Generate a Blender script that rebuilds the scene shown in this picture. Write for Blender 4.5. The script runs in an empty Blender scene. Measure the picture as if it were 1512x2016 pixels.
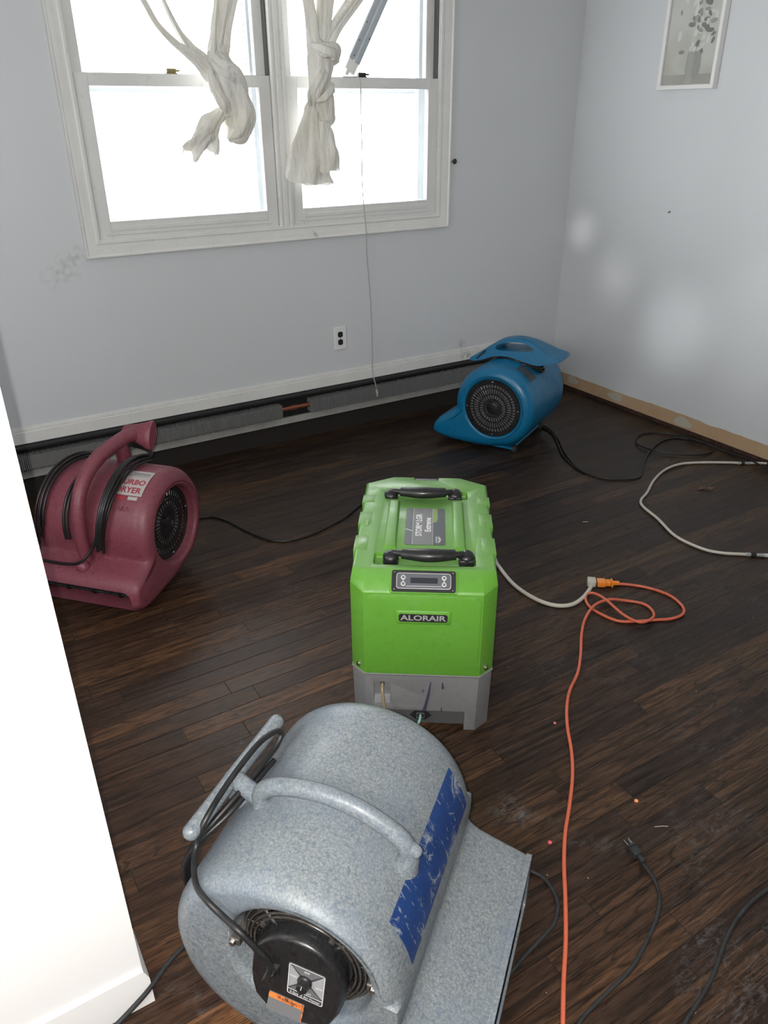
import bpy, bmesh, math, random
from mathutils import Vector, Matrix
PI = math.pi
random.seed(4)
D = bpy.data
S = bpy.context.scene
C = S.collection

# ------------------------------------------------------------------ camera
cam = D.objects.new('camera', D.cameras.new('camera'))
C.objects.link(cam)
cam.location = (-3.3313, -3.4523, 1.5)
cam.rotation_euler = (math.radians(62.734), math.radians(0.388), math.radians(-31.474))
cam.data.sensor_fit = 'VERTICAL'
cam.data.sensor_height = 36.0
cam.data.sensor_width = 27.0
cam.data.lens = 27.07
cam.data.clip_start = 0.02
S.camera = cam
CAMROT = cam.rotation_euler.to_matrix()

# ------------------------------------------------------------------ daylight and exposure
S.view_settings.view_transform = 'Standard'
S.view_settings.look = 'None'
S.view_settings.gamma = 1.0
S.view_settings.use_curve_mapping = False
S.view_settings.exposure = -0.14
wd = D.worlds.new('overcast_sky'); S.world = wd; wd.use_nodes = True
wd.node_tree.nodes['Background'].inputs[0].default_value = (0.97, 0.985, 1.0, 1)
wd.node_tree.nodes['Background'].inputs[1].default_value = 12.0

def lamp(name, kind, loc, energy, color=(1, 1, 1), target=None, **kw):
    l = D.lights.new(name, kind); l.energy = energy; l.color = color
    for k, v in kw.items(): setattr(l, k, v)
    o = D.objects.new(name, l); C.objects.link(o); o.location = loc
    if target is not None:
        o.rotation_euler = (Vector(target) - Vector(loc)).to_track_quat('-Z', 'Y').to_euler()
    return o
# sky portals in the two window openings (they only guide the sky's sampling)
for px in (-2.19, -1.31):
    p = lamp('sky_portal', 'AREA', (px, 0.16, 1.62), 1.0, target=(px, -5, 1.62), shape='RECTANGLE', size=0.78, size_y=1.16)
    p.data.cycles.is_portal = True
p = lamp('sky_portal', 'AREA', (-4.50, -1.90, 1.55), 1.0, target=(0, -1.90, 1.55), shape='RECTANGLE', size=0.70, size_y=1.10)
p.data.cycles.is_portal = True
# the photographer's flash, two and a half centimetres beside the lens
fl = lamp('camera_flash', 'SPOT', Vector(cam.location) + CAMROT @ Vector((-0.027, 0.004, -0.01)), 112.0,
          color=(1.0, 0.965, 0.92), spot_size=math.radians(140), spot_blend=0.6, shadow_soft_size=0.004)
fl.rotation_euler = cam.rotation_euler
# sunlight bounced in soft patches onto the right wall
lamp('bounced_sun_fill', 'SPOT', (-3.9, -1.2, 1.9), 170.0, (1.0, 0.97, 0.93), (0, -0.135, 0.915), spot_size=math.radians(3.3), spot_blend=1.0, shadow_soft_size=0.05)
lamp('bounced_sun_fill', 'SPOT', (-3.9, -1.3, 1.9), 110.0, (1.0, 0.98, 0.95), (0, -0.42, 0.70), spot_size=math.radians(4.5), spot_blend=1.0, shadow_soft_size=0.08)
lamp('bounced_sun_fill', 'SPOT', (-3.9, -1.4, 1.9), 190.0, (0.95, 1.0, 1.0), (0, -0.86, 0.50), spot_size=math.radians(7.5), spot_blend=1.0, shadow_soft_size=0.10)
lamp('bounced_sun_fill', 'SPOT', (-3.9, -1.4, 1.9), 90.0, (0.95, 1.0, 1.0), (0, -1.35, 0.60), spot_size=math.radians(12), spot_blend=1.0, shadow_soft_size=0.10)
lamp('bounced_sun_fill', 'SPOT', (-4.2, -.35, 1.45), 190.0, (0.96, 0.99, 1.0), (0, -1.25, 1.75), spot_size=math.radians(40), spot_blend=1.0, shadow_soft_size=0.12)  # added wide fill that brightens the upper right wall
# unseen fill lamps added in the hallway; the first whitens the doorway wall
lamp('hallway_fill', 'AREA', (-4.0, -3.5, 1.6), 24.0, (1.0, 0.97, 0.93), (-3.75, -2.46, 0.2), shape='RECTANGLE', size=0.5, size_y=0.5)
lamp('hallway_fill', 'AREA', (-3.0, -4.6, 2.3), 12.0, (1.0, 0.95, 0.88), (-3.0, -4.3, 0), shape='RECTANGLE', size=1.2, size_y=0.6)

# ------------------------------------------------------------------ node helpers
def new_mat(name, color=(0.5, 0.5, 0.5), rough=0.5, metal=0.0, spec=0.5, **kw):
    m = D.materials.new(name); m.use_nodes = True
    b = m.node_tree.nodes['Principled BSDF']
    b.inputs['Base Color'].default_value = (*color, 1)
    b.inputs['Roughness'].default_value = rough
    b.inputs['Metallic'].default_value = metal
    b.inputs['Specular IOR Level'].default_value = spec
    for k, v in kw.items(): b.inputs[k].default_value = v
    return m
class G:
    """tiny node-graph writer"""
    def __init__(s, m):
        s.m = m; s.t = m.node_tree; s.b = s.t.nodes['Principled BSDF']; s.o = s.t.nodes['Material Output']
    def n(s, kind, ins=None, **props):
        x = s.t.nodes.new(kind)
        for k, v in props.items(): setattr(x, k, v)
        for k, v in (ins or {}).items():
            if hasattr(v, 'links') and hasattr(v, 'is_output'): s.t.links.new(v, x.inputs[k])
            else: x.inputs[k].default_value = v
        return x
    def math(s, op, a, b=0.0, c=0.0, clamp=False):
        x = s.n('ShaderNodeMath', {0: a, 1: b, 2: c}, operation=op, use_clamp=clamp); return x.outputs[0]
    def mix(s, f, a, b, blend='MIX'):
        x = s.n('ShaderNodeMix', {0: f, 6: a, 7: b}, data_type='RGBA', blend_type=blend); return x.outputs[2]
    def noise(s, vec, scale, detail=3.0, rough=0.5, dist=0.0):
        x = s.n('ShaderNodeTexNoise', {'Vector': vec, 'Scale': scale, 'Detail': detail, 'Roughness': rough, 'Distortion': dist}); return x.outputs[0]
    def ramp(s, v, stops):
        x = s.n('ShaderNodeValToRGB', {0: v}); r = x.color_ramp
        while len(r.elements) > 1: r.elements.remove(r.elements[0])
        r.elements[0].position = stops[0][0]; r.elements[0].color = stops[0][1]
        for p, c in stops[1:]:
            e = r.elements.new(p); e.color = c
        return x.outputs[0]
    def rng(s, v, a, b, c=0.0, d=1.0):
        return s.n('ShaderNodeMapRange', {0: v, 1: a, 2: b, 3: c, 4: d}).outputs[0]
    def obj(s): return s.n('ShaderNodeTexCoord').outputs['Object']
    def link(s, a, name): s.t.links.new(a, s.b.inputs[name])
    def bump(s, h, strength=0.2, dist=0.002):
        x = s.n('ShaderNodeBump', {'Height': h, 'Strength': strength, 'Distance': dist}); s.link(x.outputs[0], 'Normal')
def c4(*c): return (*c, 1.0)

def m_paint(name, col, rough=0.55, dirt=0.08, bump=0.06, scale=2.0, streak=0.0, spots=()):
    m = new_mat(name, col, rough); g = G(m); v = g.obj()
    n = g.noise(v, scale, 5, 0.6)
    c = g.mix(g.rng(n, 0.35, 0.75, 0, dirt), c4(*col), c4(*[x * 0.55 for x in col]))
    if streak:
        n2 = g.noise(v, 45, 2, 0.5)
        c = g.mix(g.rng(n2, 0.66, 0.74, 0, streak), c, c4(*[x * 0.5 for x in col]))
    for (p_, r_, k_) in spots:   # grubby smudges
        d_ = g.n('ShaderNodeVectorMath', {0: v, 1: p_}, operation='DISTANCE').outputs['Value']
        c = g.mix(g.math('MULTIPLY', g.rng(d_, r_ * .3, r_, k_, 0), g.rng(g.noise(v, 30, 4, 0.6), 0.45, 0.62)), c, c4(0.22, 0.21, 0.18))
    g.link(c, 'Base Color')
    g.bump(g.noise(v, 160, 2, 0.6), bump, 0.001)
    return m
M_wall = m_paint('wall_paint', (0.61, 0.63, 0.65), 0.5, 0.07, 0.1, 1.1, spots=(((-2.74, 0, .955), .07, .32), ((-2.68, 0, 1.0), .05, .38), ((-2.80, 0, .92), .06, .25), ((-.72, 0, .335), .05, .5)))
M_wallr = M_wall
M_ceil = m_paint('ceiling_paint', (0.78, 0.78, 0.77), 0.8)
M_trim = m_paint('trim_paint', (0.72, 0.72, 0.70), 0.4, 0.18, 0.08, 9.0, 0.25, spots=(((-.69, 0, .29), .05, .9), ((-1.1, 0, .31), .03, .6), ((-1.62, -.01, 1.0), .03, .7)))
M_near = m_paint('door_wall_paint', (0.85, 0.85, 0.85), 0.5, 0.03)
M_sash = m_paint('sash_paint', (0.70, 0.70, 0.69), 0.38, 0.15, 0.08, 7.0, 0.2)
M_storm = m_paint('storm_frame_metal', (0.42, 0.45, 0.47), 0.4, 0.3, 0.02, 12)

def m_floor():
    m = new_mat('dark_stained_oak', rough=0.4); g = G(m); v = g.obj()
    sp = g.n('ShaderNodeSeparateXYZ', {0: v}); x, y = sp.outputs[0], sp.outputs[1]
    W = 0.0635
    ry = g.math('DIVIDE', y, W); row = g.math('FLOOR', ry); fy = g.math('FRACT', ry)
    rr = g.n('ShaderNodeTexWhiteNoise', {'W': row}, noise_dimensions='1D').outputs[0]
    xo = g.math('ADD', x, g.math('MULTIPLY', rr, 7.3))
    rx = g.math('DIVIDE', xo, 0.78); colm = g.math('FLOOR', rx); fx = g.math('FRACT', rx)
    idv = g.n('ShaderNodeCombineXYZ', {0: row, 1: colm, 2: 3.0}).outputs[0]
    wn = g.n('ShaderNodeTexWhiteNoise', {'Vector': idv}, noise_dimensions='3D')
    pid = wn.outputs[0]
    off = g.n('ShaderNodeCombineXYZ', {0: g.math('MULTIPLY', pid, 31.0), 1: g.math('MULTIPLY', pid, 17.0), 2: pid}).outputs[0]
    pv = g.n('ShaderNodeVectorMath', {0: v, 1: off}, operation='ADD').outputs[0]
    st = g.n('ShaderNodeMapping', {0: pv, 3: (1.6, 26, 1)}).outputs[0]
    grain = g.noise(st, 3.0, 6, 0.62, 0.6)
    st2 = g.n('ShaderNodeMapping', {0: pv, 3: (3.5, 60, 1)}).outputs[0]
    fine = g.noise(st2, 6.0, 3, 0.7)
    st3 = g.n('ShaderNodeMapping', {0: pv, 3: (0.7, 7, 1)}).outputs[0]
    swirl = g.noise(st3, 3.2, 1, 0.4, 0.2)
    cath = g.math('PINGPONG', g.math('MULTIPLY', swirl, 9.0), 0.5)
    base = g.ramp(pid, [(0.0, c4(0.030, 0.021, 0.017)), (0.35, c4(0.039, 0.027, 0.020)), (0.6, c4(0.048, 0.032, 0.022)), (0.85, c4(0.060, 0.039, 0.025)), (1.0, c4(0.085, 0.053, 0.031))])
    c = g.mix(g.rng(grain, 0.36, 0.66, 0.0, 1.0), g.mix(1.0, base, c4(0.55, 0.55, 0.60), 'MULTIPLY'), g.mix(1.0, base, c4(2.1, 1.9, 1.75), 'MULTIPLY'))
    c = g.mix(g.math('MULTIPLY', g.rng(cath, 0.0, 0.12, 0.75, 0.0), g.rng(pid, 0.2, 0.6)), c, c4(0.012, 0.008, 0.006))
    c = g.mix(g.rng(fine, 0.52, 0.64, 0, 0.8), c, c4(0.010, 0.007, 0.006))
    # boards grade to a lighter, warmer brown towards the left, greyer to the right
    big = g.noise(v, 0.8, 3, 0.5)
    left_warmth = g.rng(g.math('ADD', g.math('MULTIPLY', x, -0.55), g.math('MULTIPLY', big, 1.4)), 1.6, 2.7, 0, 0.75)
    c = g.mix(left_warmth, c, g.mix(1.0, c, c4(2.1, 1.55, 1.1), 'MULTIPLY'))
    # seams
    e = g.math('MINIMUM', fy, g.math('SUBTRACT', 1.0, fy)); ex = g.math('MINIMUM', fx, g.math('SUBTRACT', 1.0, fx))
    seam = g.math('MAXIMUM', g.rng(e, 0.0, 0.028, 1, 0), g.rng(ex, 0.0, 0.0022, 1, 0))
    c = g.mix(g.math('MULTIPLY', seam, 0.8), c, c4(0.006, 0.004, 0.004))
    # plaster dust: smudges, streaks and specks
    sm = g.noise(v, 3.1, 8, 0.72, 1.0); sm2 = g.noise(g.n('ShaderNodeMapping', {0: v, 3: (1, 2.2, 1)}).outputs[0], 24, 7, 0.8, 1.5)
    dust = g.math('MULTIPLY', g.rng(sm, 0.52, 0.70, 0, 0.65), g.rng(sm2, 0.50, 0.66))
    scr = g.noise(g.n('ShaderNodeMapping', {0: v, 2: (0, 0, 0.7), 3: (4, 55, 1)}).outputs[0], 2.0, 4, 0.6)
    dust = g.math('MAXIMUM', dust, g.math('MULTIPLY', g.rng(scr, 0.60, 0.72, 0, 0.32), g.rng(sm, 0.45, 0.6)))
    for (cx, cy, r1, k) in ((-2.37, -2.47, 0.085, 1.0), (-1.30, -1.73, 0.13, 0.8), (-2.29, -2.36, 0.07, 0.5), (-1.05, -2.2, 0.2, 0.45), (-2.0, -2.75, 0.14, 0.45)):
        d = g.n('ShaderNodeVectorMath', {0: v, 1: (cx, cy, 0)}, operation='DISTANCE').outputs['Value']
        blob = g.rng(d, r1 * 0.2, r1, k, 0)
        dust = g.math('MAXIMUM', dust, g.math('MULTIPLY', blob, g.math('MULTIPLY', g.rng(sm2, 0.47, 0.60), g.rng(sm, 0.44, 0.60))))
    vor = g.n('ShaderNodeTexVoronoi', {'Vector': v, 'Scale': 28.0}, feature='F1')
    spk = g.math('MULTIPLY', g.rng(vor.outputs['Distance'], 0.03, 0.06, 1, 0), g.rng(g.n('ShaderNodeSeparateColor', {0: vor.outputs['Color']}).outputs[0], 0.86, 0.87))
    c = g.mix(g.math('MULTIPLY', dust, 0.62), c, c4(0.30, 0.30, 0.31))
    c = g.mix(g.math('MULTIPLY', spk, 0.8), c, c4(0.55, 0.52, 0.48))
    c = g.mix(1.0, c, c4(0.60, 0.60, 0.60), 'MULTIPLY')
    g.link(c, 'Base Color')
    r = g.math('ADD', g.rng(grain, 0.3, 0.7, 0.30, 0.44), g.math('MULTIPLY', dust, 0.35)); g.link(r, 'Roughness')
    g.b.inputs['Specular IOR Level'].default_value = 0.22
    h = g.math('SUBTRACT', g.math('MULTIPLY', grain, 0.25), seam)
    g.bump(h, 0.35, 0.0012)
    return m
M_floor = m_floor()

def m_speckle(name, base, light, dark, rough=0.5, scale=260, scuff=(0.6, 0.62, 0.62), scuff_amt=0.5, tint=None):
    m = new_mat(name, base, rough); g = G(m); v = g.obj()
    a = g.noise(v, scale, 3, 0.7); b = g.noise(v, scale * 0.55, 2, 0.6)
    c = g.mix(g.rng(a, 0.45, 0.62), c4(*base), c4(*light))
    c = g.mix(g.rng(b, 0.55, 0.66, 0, 0.8), c, c4(*dark))
    if tint: c = g.mix(g.rng(g.noise(v, 5, 3, 0.6), 0.45, 0.7, 0, 0.5), c, c4(*tint))
    s = g.noise(v, 9, 7, 0.75, 1.2)
    c = g.mix(g.rng(s, 0.60, 0.72, 0, scuff_amt), c, c4(*scuff))
    g.link(c, 'Base Color'); g.link(g.rng(s, 0.4, 0.7, rough - 0.08, rough + 0.2), 'Roughness')
    g.bump(a, 0.12, 0.0006)
    return m
M_grey = m_speckle('speckled_grey_poly', (0.150, 0.172, 0.186), (0.245, 0.264, 0.272), (0.095, 0.125, 0.160), 0.42, 240, (0.33, 0.33, 0.32), 0.3, (0.14, 0.18, 0.235))
M_red = m_speckle('dusty_maroon_poly', (0.185, 0.042, 0.062), (0.205, 0.052, 0.073), (0.150, 0.033, 0.050), 0.5, 120, (0.30, 0.13, 0.15), 0.55, (0.19, 0.065, 0.08))
M_blue = m_speckle('scuffed_blue_poly', (0.002, 0.130, 0.270), (0.003, 0.140, 0.290), (0.002, 0.110, 0.235), 0.36, 90, (0.05, 0.22, 0.34), 0.15)
M_green = m_speckle('lime_green_shell', (0.108, 0.300, 0.034), (0.112, 0.310, 0.036), (0.100, 0.278, 0.032), 0.36, 90, (0.24, 0.38, 0.18), 0.12)
def dusty_top(m, col, amt):
    g = G(m); lk = g.b.inputs['Base Color'].links[0].from_socket
    nz = g.n('ShaderNodeSeparateXYZ', {0: g.n('ShaderNodeNewGeometry').outputs['Normal']}).outputs[2]
    k = g.math('MULTIPLY', g.rng(nz, 0.75, 0.95), g.rng(g.noise(g.obj(), 14, 5, 0.7), 0.25, 0.6, 0.5, 1.0))
    g.link(g.mix(g.math('MULTIPLY', k, amt), lk, c4(*col)), 'Base Color')
dusty_top(M_green, (0.16, 0.26, 0.12), 0.42)
M_base = m_speckle('grey_shell_plastic', (0.195, 0.195, 0.20), (0.205, 0.205, 0.21), (0.18, 0.18, 0.185), 0.5, 90, (0.25, 0.25, 0.25), 0.3)
M_blackpl = m_speckle('black_plastic', (0.012, 0.012, 0.013), (0.016, 0.016, 0.017), (0.008, 0.008, 0.009), 0.32, 120, (0.06, 0.06, 0.06), 0.35)
M_matt = new_mat('matt_black', (0.010, 0.010, 0.011), 0.7)
M_hoodshade = new_mat('hood_shade', (0.006, 0.006, 0.006), 0.9)
M_cord = m_speckle('black_rubber_cord', (0.010, 0.010, 0.011), (0.013, 0.013, 0.014), (0.008, 0.008, 0.008), 0.38, 60, (0.06, 0.06, 0.06), 0.25)
M_dcord = m_speckle('dusty_rubber_cord', (0.016, 0.017, 0.019), (0.022, 0.024, 0.027), (0.012, 0.012, 0.013), 0.6, 70, (0.12, 0.13, 0.14), 0.7)
M_cream = m_speckle('cream_cord_plastic', (0.50, 0.47, 0.41), (0.52, 0.49, 0.43), (0.46, 0.43, 0.37), 0.5, 60, (0.3, 0.28, 0.24), 0.3)
M_orange = m_speckle('orange_cord_plastic', (0.56, 0.120, 0.062), (0.58, 0.13, 0.07), (0.50, 0.105, 0.055), 0.45, 60, (0.35, 0.10, 0.07), 0.35)
M_orplug = new_mat('orange_plug_plastic', (0.80, 0.24, 0.03), 0.4)
M_plugw = new_mat('pale_plug_plastic', (0.48, 0.45, 0.40), 0.45)
M_clear = new_mat('clear_plug_plastic', (0.55, 0.50, 0.44), 0.2)
M_metal = m_speckle('grille_wire', (0.13, 0.12, 0.11), (0.18, 0.165, 0.15), (0.08, 0.07, 0.065), 0.38, 70, (0.3, 0.27, 0.22), 0.3); M_metal.node_tree.nodes['Principled BSDF'].inputs['Metallic'].default_value = 0.7
M_steel = new_mat('bright_steel', (0.62, 0.60, 0.56), 0.25, 1.0)
M_brass = new_mat('aged_brass', (0.32, 0.27, 0.14), 0.35, 0.8)
M_dkmetal = new_mat('dark_metal', (0.05, 0.05, 0.05), 0.4, 0.6)
M_fan = new_mat('fan_blades', (0.26, 0.255, 0.26), 0.35, 0.3)
M_fin = new_mat('heater_fins', (0.25, 0.25, 0.25), 0.5, 0.25)
M_copper = new_mat('dull_copper', (0.32, 0.12, 0.07), 0.4, 0.7)
M_plate = m_paint('heater_back_plate', (0.36, 0.36, 0.34), 0.6, 0.5, 0.1, 14, 0.4)
M_white = new_mat('white_plastic', (0.75, 0.75, 0.74), 0.35)
M_lblw = new_mat('label_white', (0.42, 0.38, 0.37), 0.6)
M_lblgrey = new_mat('label_light_grey', (0.30, 0.31, 0.32), 0.5)
M_lblmid = new_mat('label_mid_grey', (0.13, 0.13, 0.135), 0.45)
M_lbldk = new_mat('label_dark_grey', (0.05, 0.055, 0.06), 0.4)
M_lblred = new_mat('label_red', (0.32, 0.03, 0.05), 0.5)
M_silver = new_mat('silver_print', (0.38, 0.38, 0.38), 0.4, 0.2)
M_whiteprint = new_mat('white_print', (0.62, 0.62, 0.62), 0.5)
M_panelgrey = new_mat('panel_grey', (0.105, 0.11, 0.125), 0.3)
M_lcd = new_mat('display_grey', (0.030, 0.034, 0.040), 0.15)
M_purple = new_mat('purple_ink', (0.060, 0.042, 0.085), 0.5)
M_green2 = new_mat('olive_print', (0.17, 0.26, 0.07), 0.5)
M_tube = new_mat('drain_tube', (0.28, 0.22, 0.13), 0.3)
M_dull = new_mat('dull_grey_metal', (0.10, 0.10, 0.10), 0.5, 0.2)

def m_stripe():
    m = new_mat('worn_blue_band', (0.01, 0.05, 0.22), 0.45); g = G(m); v = g.obj()
    s = g.noise(v, 14, 8, 0.8, 0.8); s2 = g.noise(g.n('ShaderNodeMapping', {0: v, 2: (0, 0.5, 0.9), 3: (10, 90, 20)}).outputs[0], 1.5, 3, 0.7)
    w = g.math('MAXIMUM', g.rng(s, 0.54, 0.60), g.rng(s2, 0.62, 0.66, 0, 0.8))
    c = g.mix(w, g.mix(g.noise(v, 30, 2), c4(0.007, 0.030, 0.130), c4(0.014, 0.050, 0.175)), c4(0.24, 0.27, 0.31))
    g.link(c, 'Base Color'); return m
M_stripe = m_stripe()
def m_warn():
    m = new_mat('worn_warning_label', (0.55, 0.16, 0.03), 0.5); g = G(m); v = g.obj()
    w = g.rng(g.noise(v, 120, 5, 0.8), 0.5, 0.62)
    g.link(g.mix(w, c4(0.62, 0.17, 0.035), c4(0.05, 0.03, 0.02)), 'Base Color'); return m
M_warn = m_warn()
def m_strip():
    m = new_mat('bare_gypsum_paper', (0.42, 0.28, 0.16), 0.8); g = G(m); v = g.obj()
    n = g.noise(v, 6, 4, 0.6); n2 = g.noise(v, 40, 3, 0.6)
    c = g.mix(g.rng(n, 0.35, 0.7, 0, 0.8), c4(0.40, 0.27, 0.16), c4(0.48, 0.34, 0.21))
    c = g.mix(g.rng(n2, 0.6, 0.75, 0, 0.4), c, c4(0.28, 0.18, 0.10))
    g.link(c, 'Base Color'); return m
M_strip = m_strip()
M_mud = new_mat('joint_compound', (0.42, 0.40, 0.34), 0.8)
M_dirt = m_speckle('dirty_wood_gap', (0.022, 0.010, 0.007), (0.06, 0.022, 0.012), (0.01, 0.006, 0.005), 0.85, 60, (0.12, 0.07, 0.04), 0.6)
M_gapshade = new_mat('gap_shade_paint', (0.014, 0.010, 0.008), 0.85)
def m_cloth():
    m = new_mat('ivory_voile', (0.66, 0.62, 0.54), 0.85); g = G(m); v = g.obj()
    c = g.mix(g.rng(g.noise(v, 7, 3, 0.6), 0.4, 0.7), c4(0.80, 0.79, 0.75), c4(0.74, 0.71, 0.63))
    g.link(c, 'Base Color')
    tr = g.n('ShaderNodeBsdfTranslucent', {0: c}); mx = g.n('ShaderNodeMixShader', {0: 0.14, 1: g.b.outputs[0], 2: tr.outputs[0]})
    g.t.links.new(mx.outputs[0], g.o.inputs[0])
    w = g.noise(g.n('ShaderNodeMapping', {0: v, 3: (1, 1, 0.3)}).outputs[0], 38, 3, 0.6, 0.5)
    g.bump(w, 0.8, 0.014)
    return m
M_cloth = m_cloth()
def m_glass():
    m = D.materials.new('window_glass'); m.use_nodes = True; t = m.node_tree; t.nodes.clear()
    o = t.nodes.new('ShaderNodeOutputMaterial'); a = t.nodes.new('ShaderNodeBsdfTransparent'); b = t.nodes.new('ShaderNodeBsdfGlossy')
    b.inputs['Roughness'].default_value = 0.02; a.inputs[0].default_value = (0.95, 0.96, 0.96, 1)
    f = t.nodes.new('ShaderNodeFresnel'); f.inputs[0].default_value = 1.45; x = t.nodes.new('ShaderNodeMixShader')
    t.links.new(f.outputs[0], x.inputs[0]); t.links.new(a.outputs[0], x.inputs[1]); t.links.new(b.outputs[0], x.inputs[2]); t.links.new(x.outputs[0], o.inputs[0])
    return m
M_glass = m_glass()

# ------------------------------------------------------------------ mesh helpers
def obj(name, bm, mat, parent=None, smooth=None, loc=None):
    """link the bmesh as one mesh object; smooth = angle in degrees below which edges are smooth"""
    me = D.meshes.new(name)
    bmesh.ops.recalc_face_normals(bm, faces=bm.faces)
    bm.to_mesh(me); bm.free()
    for m in (mat if isinstance(mat, (list, tuple)) else [mat]): me.materials.append(m)
    if smooth:
        me.polygons.foreach_set('use_smooth', [True] * len(me.polygons))
        me.set_sharp_from_angle(angle=math.radians(smooth))
    o = D.objects.new(name, me); C.objects.link(o)
    if parent is not None: o.parent = parent
    if loc is not None: o.location = loc
    return o
def thing(name, label, cat, loc=(0, 0, 0), rotz=0.0, group=None):
    o = D.objects.new(name, None); C.objects.link(o); o.empty_display_size = 0.05
    o.location = loc; o.rotation_euler = (0, 0, rotz); o['label'] = label; o['category'] = cat
    if group: o['group'] = group
    return o
def tag(o, label, cat, group=None):
    o['label'] = label; o['category'] = cat
    if group: o['group'] = group
    return o
def struct(name, bm, mat, parent=None, smooth=None):
    o = obj(name, bm, mat, parent, smooth)
    if parent is None: o['kind'] = 'structure'
    return o
def box(bm, x0, x1, y0, y1, z0, z1, bev=0.0, seg=2, mi=0, T=None):
    vs = [bm.verts.new((x, y, z)) for x in (x0, x1) for y in (y0, y1) for z in (z0, z1)]
    fs = [bm.faces.new([vs[i] for i in q]) for q in ((0, 1, 3, 2), (4, 6, 7, 5), (0, 4, 5, 1), (2, 3, 7, 6), (0, 2, 6, 4), (1, 5, 7, 3))]
    for f_ in fs: f_.material_index = mi
    if bev > 0:
        es = list({e for f_ in fs for e in f_.edges})
        r = bmesh.ops.bevel(bm, geom=es, offset=bev, segments=seg, affect='EDGES', profile=0.5)
        vs = list({v for f_ in r['faces'] for v in f_.verts} | {v for v in vs if v.is_valid})
        for f_ in r['faces']: f_.material_index = mi
    if T is not None: bmesh.ops.transform(bm, matrix=T, verts=[v for v in vs if v.is_valid])
    return bm
def bx(*a, **k):
    bm = bmesh.new(); box(bm, *a, **k); return bm
def catmull(pts, n=8, closed=False):
    P = [Vector(p) for p in pts]; out = []
    N = len(P); rng_ = range(N) if closed else range(N - 1)
    for i in rng_:
        p1, p2 = P[i], P[(i + 1) % N]
        p0 = P[i - 1] if (i > 0 or closed) else p1 * 2 - p2
        p3 = P[(i + 2) % N] if (i + 2 < N or closed) else p2 * 2 - p1
        for k in range(n):
            t = k / n
            out.append(0.5 * ((2 * p1) + (p2 - p0) * t + (2 * p0 - 5 * p1 + 4 * p2 - p3) * t * t + (3 * p1 - p0 - 3 * p2 + p3) * t ** 3))
    if not closed: out.append(P[-1])
    return out
def frames(path, closed=False, up=None):
    n = len(path); T = []
    for i in range(n):
        a = path[i - 1] if (i > 0 or closed) else path[0]; b = path[(i + 1) % n] if (i < n - 1 or closed) else path[-1]
        d = (b - a); T.append(d.normalized() if d.length > 1e-9 else Vector((0, 0, 1)))
    u = Vector(up) if up is not None else (Vector((0, 0, 1)) if abs(T[0].z) < 0.9 else Vector((1, 0, 0)))
    out = []
    for t in T:
        u2 = u - t * u.dot(t)
        if u2.length < 1e-6: u2 = t.orthogonal()
        u2.normalize(); out.append((u2, t.cross(u2), t))
        if up is None: u = u2
    return out
def tube(bm, pts, r, n=10, smooth=6, closed=False, caps=True, mi=0, rfun=None, flat=1.0, up=None):
    path = catmull(pts, smooth, closed) if smooth else [Vector(p) for p in pts]
    F = frames(path, closed, up); rings = []
    for i, p in enumerate(path):
        rr = rfun(i / max(1, len(path) - 1)) if rfun else r
        rings.append([bm.verts.new(p + F[i][0] * (math.cos(a) * rr * flat) + F[i][1] * (math.sin(a) * rr)) for a in [2 * PI * k / n for k in range(n)]])
    m_ = len(rings)
    for i in range(m_ if closed else m_ - 1):
        A, B = rings[i], rings[(i + 1) % m_]
        for k in range(n):
            f_ = bm.faces.new((A[k], A[(k + 1) % n], B[(k + 1) % n], B[k])); f_.material_index = mi
    if caps and not closed:
        for R_ in (rings[0], rings[-1]):
            f_ = bm.faces.new(R_); f_.material_index = mi
    return bm
def round_end(r, L):
    """radius profile that closes both ends of a tube of length L roundly"""
    def f(t):
        d = min(t, 1 - t) * L
        return r * math.sqrt(max(0.02, 1 - (1 - min(1, d / r)) ** 2))
    return f
def lathe(bm, prof, n=32, T=Matrix(), mi=0, closed_ends=True):
    """prof = [(radius, height)] revolved round local z, then T"""
    rings = []
    for r, z in prof:
        rings.append([bm.verts.new(T @ Vector((r * math.cos(2 * PI * k / n), r * math.sin(2 * PI * k / n), z))) for k in range(n)] if r > 1e-6 else [bm.verts.new(T @ Vector((0, 0, z)))])
    for A, B in zip(rings, rings[1:]):
        for k in range(n):
            k2 = (k + 1) % n
            if len(A) == 1 and len(B) == 1: continue
            if len(A) == 1: f_ = bm.faces.new((A[0], B[k2], B[k]))
            elif len(B) == 1: f_ = bm.faces.new((A[k], A[k2], B[0]))
            else: f_ = bm.faces.new((A[k], A[k2], B[k2], B[k]))
            f_.material_index = mi
    if closed_ends:
        for R_ in (rings[0], rings[-1]):
            if len(R_) > 1: bm.faces.new(R_).material_index = mi
    return bm
def prism(bm, poly, z0, z1, T=Matrix(), mi=0):
    A = [bm.verts.new(T @ Vector((x, y, z0))) for x, y in poly]; B = [bm.verts.new(T @ Vector((x, y, z1))) for x, y in poly]
    n = len(poly)
    fs = [bm.faces.new(A[::-1]), bm.faces.new(B)] + [bm.faces.new((A[i], A[(i + 1) % n], B[(i + 1) % n], B[i])) for i in range(n)]
    for f_ in fs: f_.material_index = mi
    return bm
def rrect(w, h, r, n=5, cx=0, cy=0):
    out = []
    for sx, sy, a0 in ((1, 1, 0), (-1, 1, 90), (-1, -1, 180), (1, -1, 270)):
        for k in range(n + 1):
            a = math.radians(a0 + 90 * k / n); out.append((cx + sx * (w / 2 - r) + r * math.cos(a), cy + sy * (h / 2 - r) + r * math.sin(a)))
    return out
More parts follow.
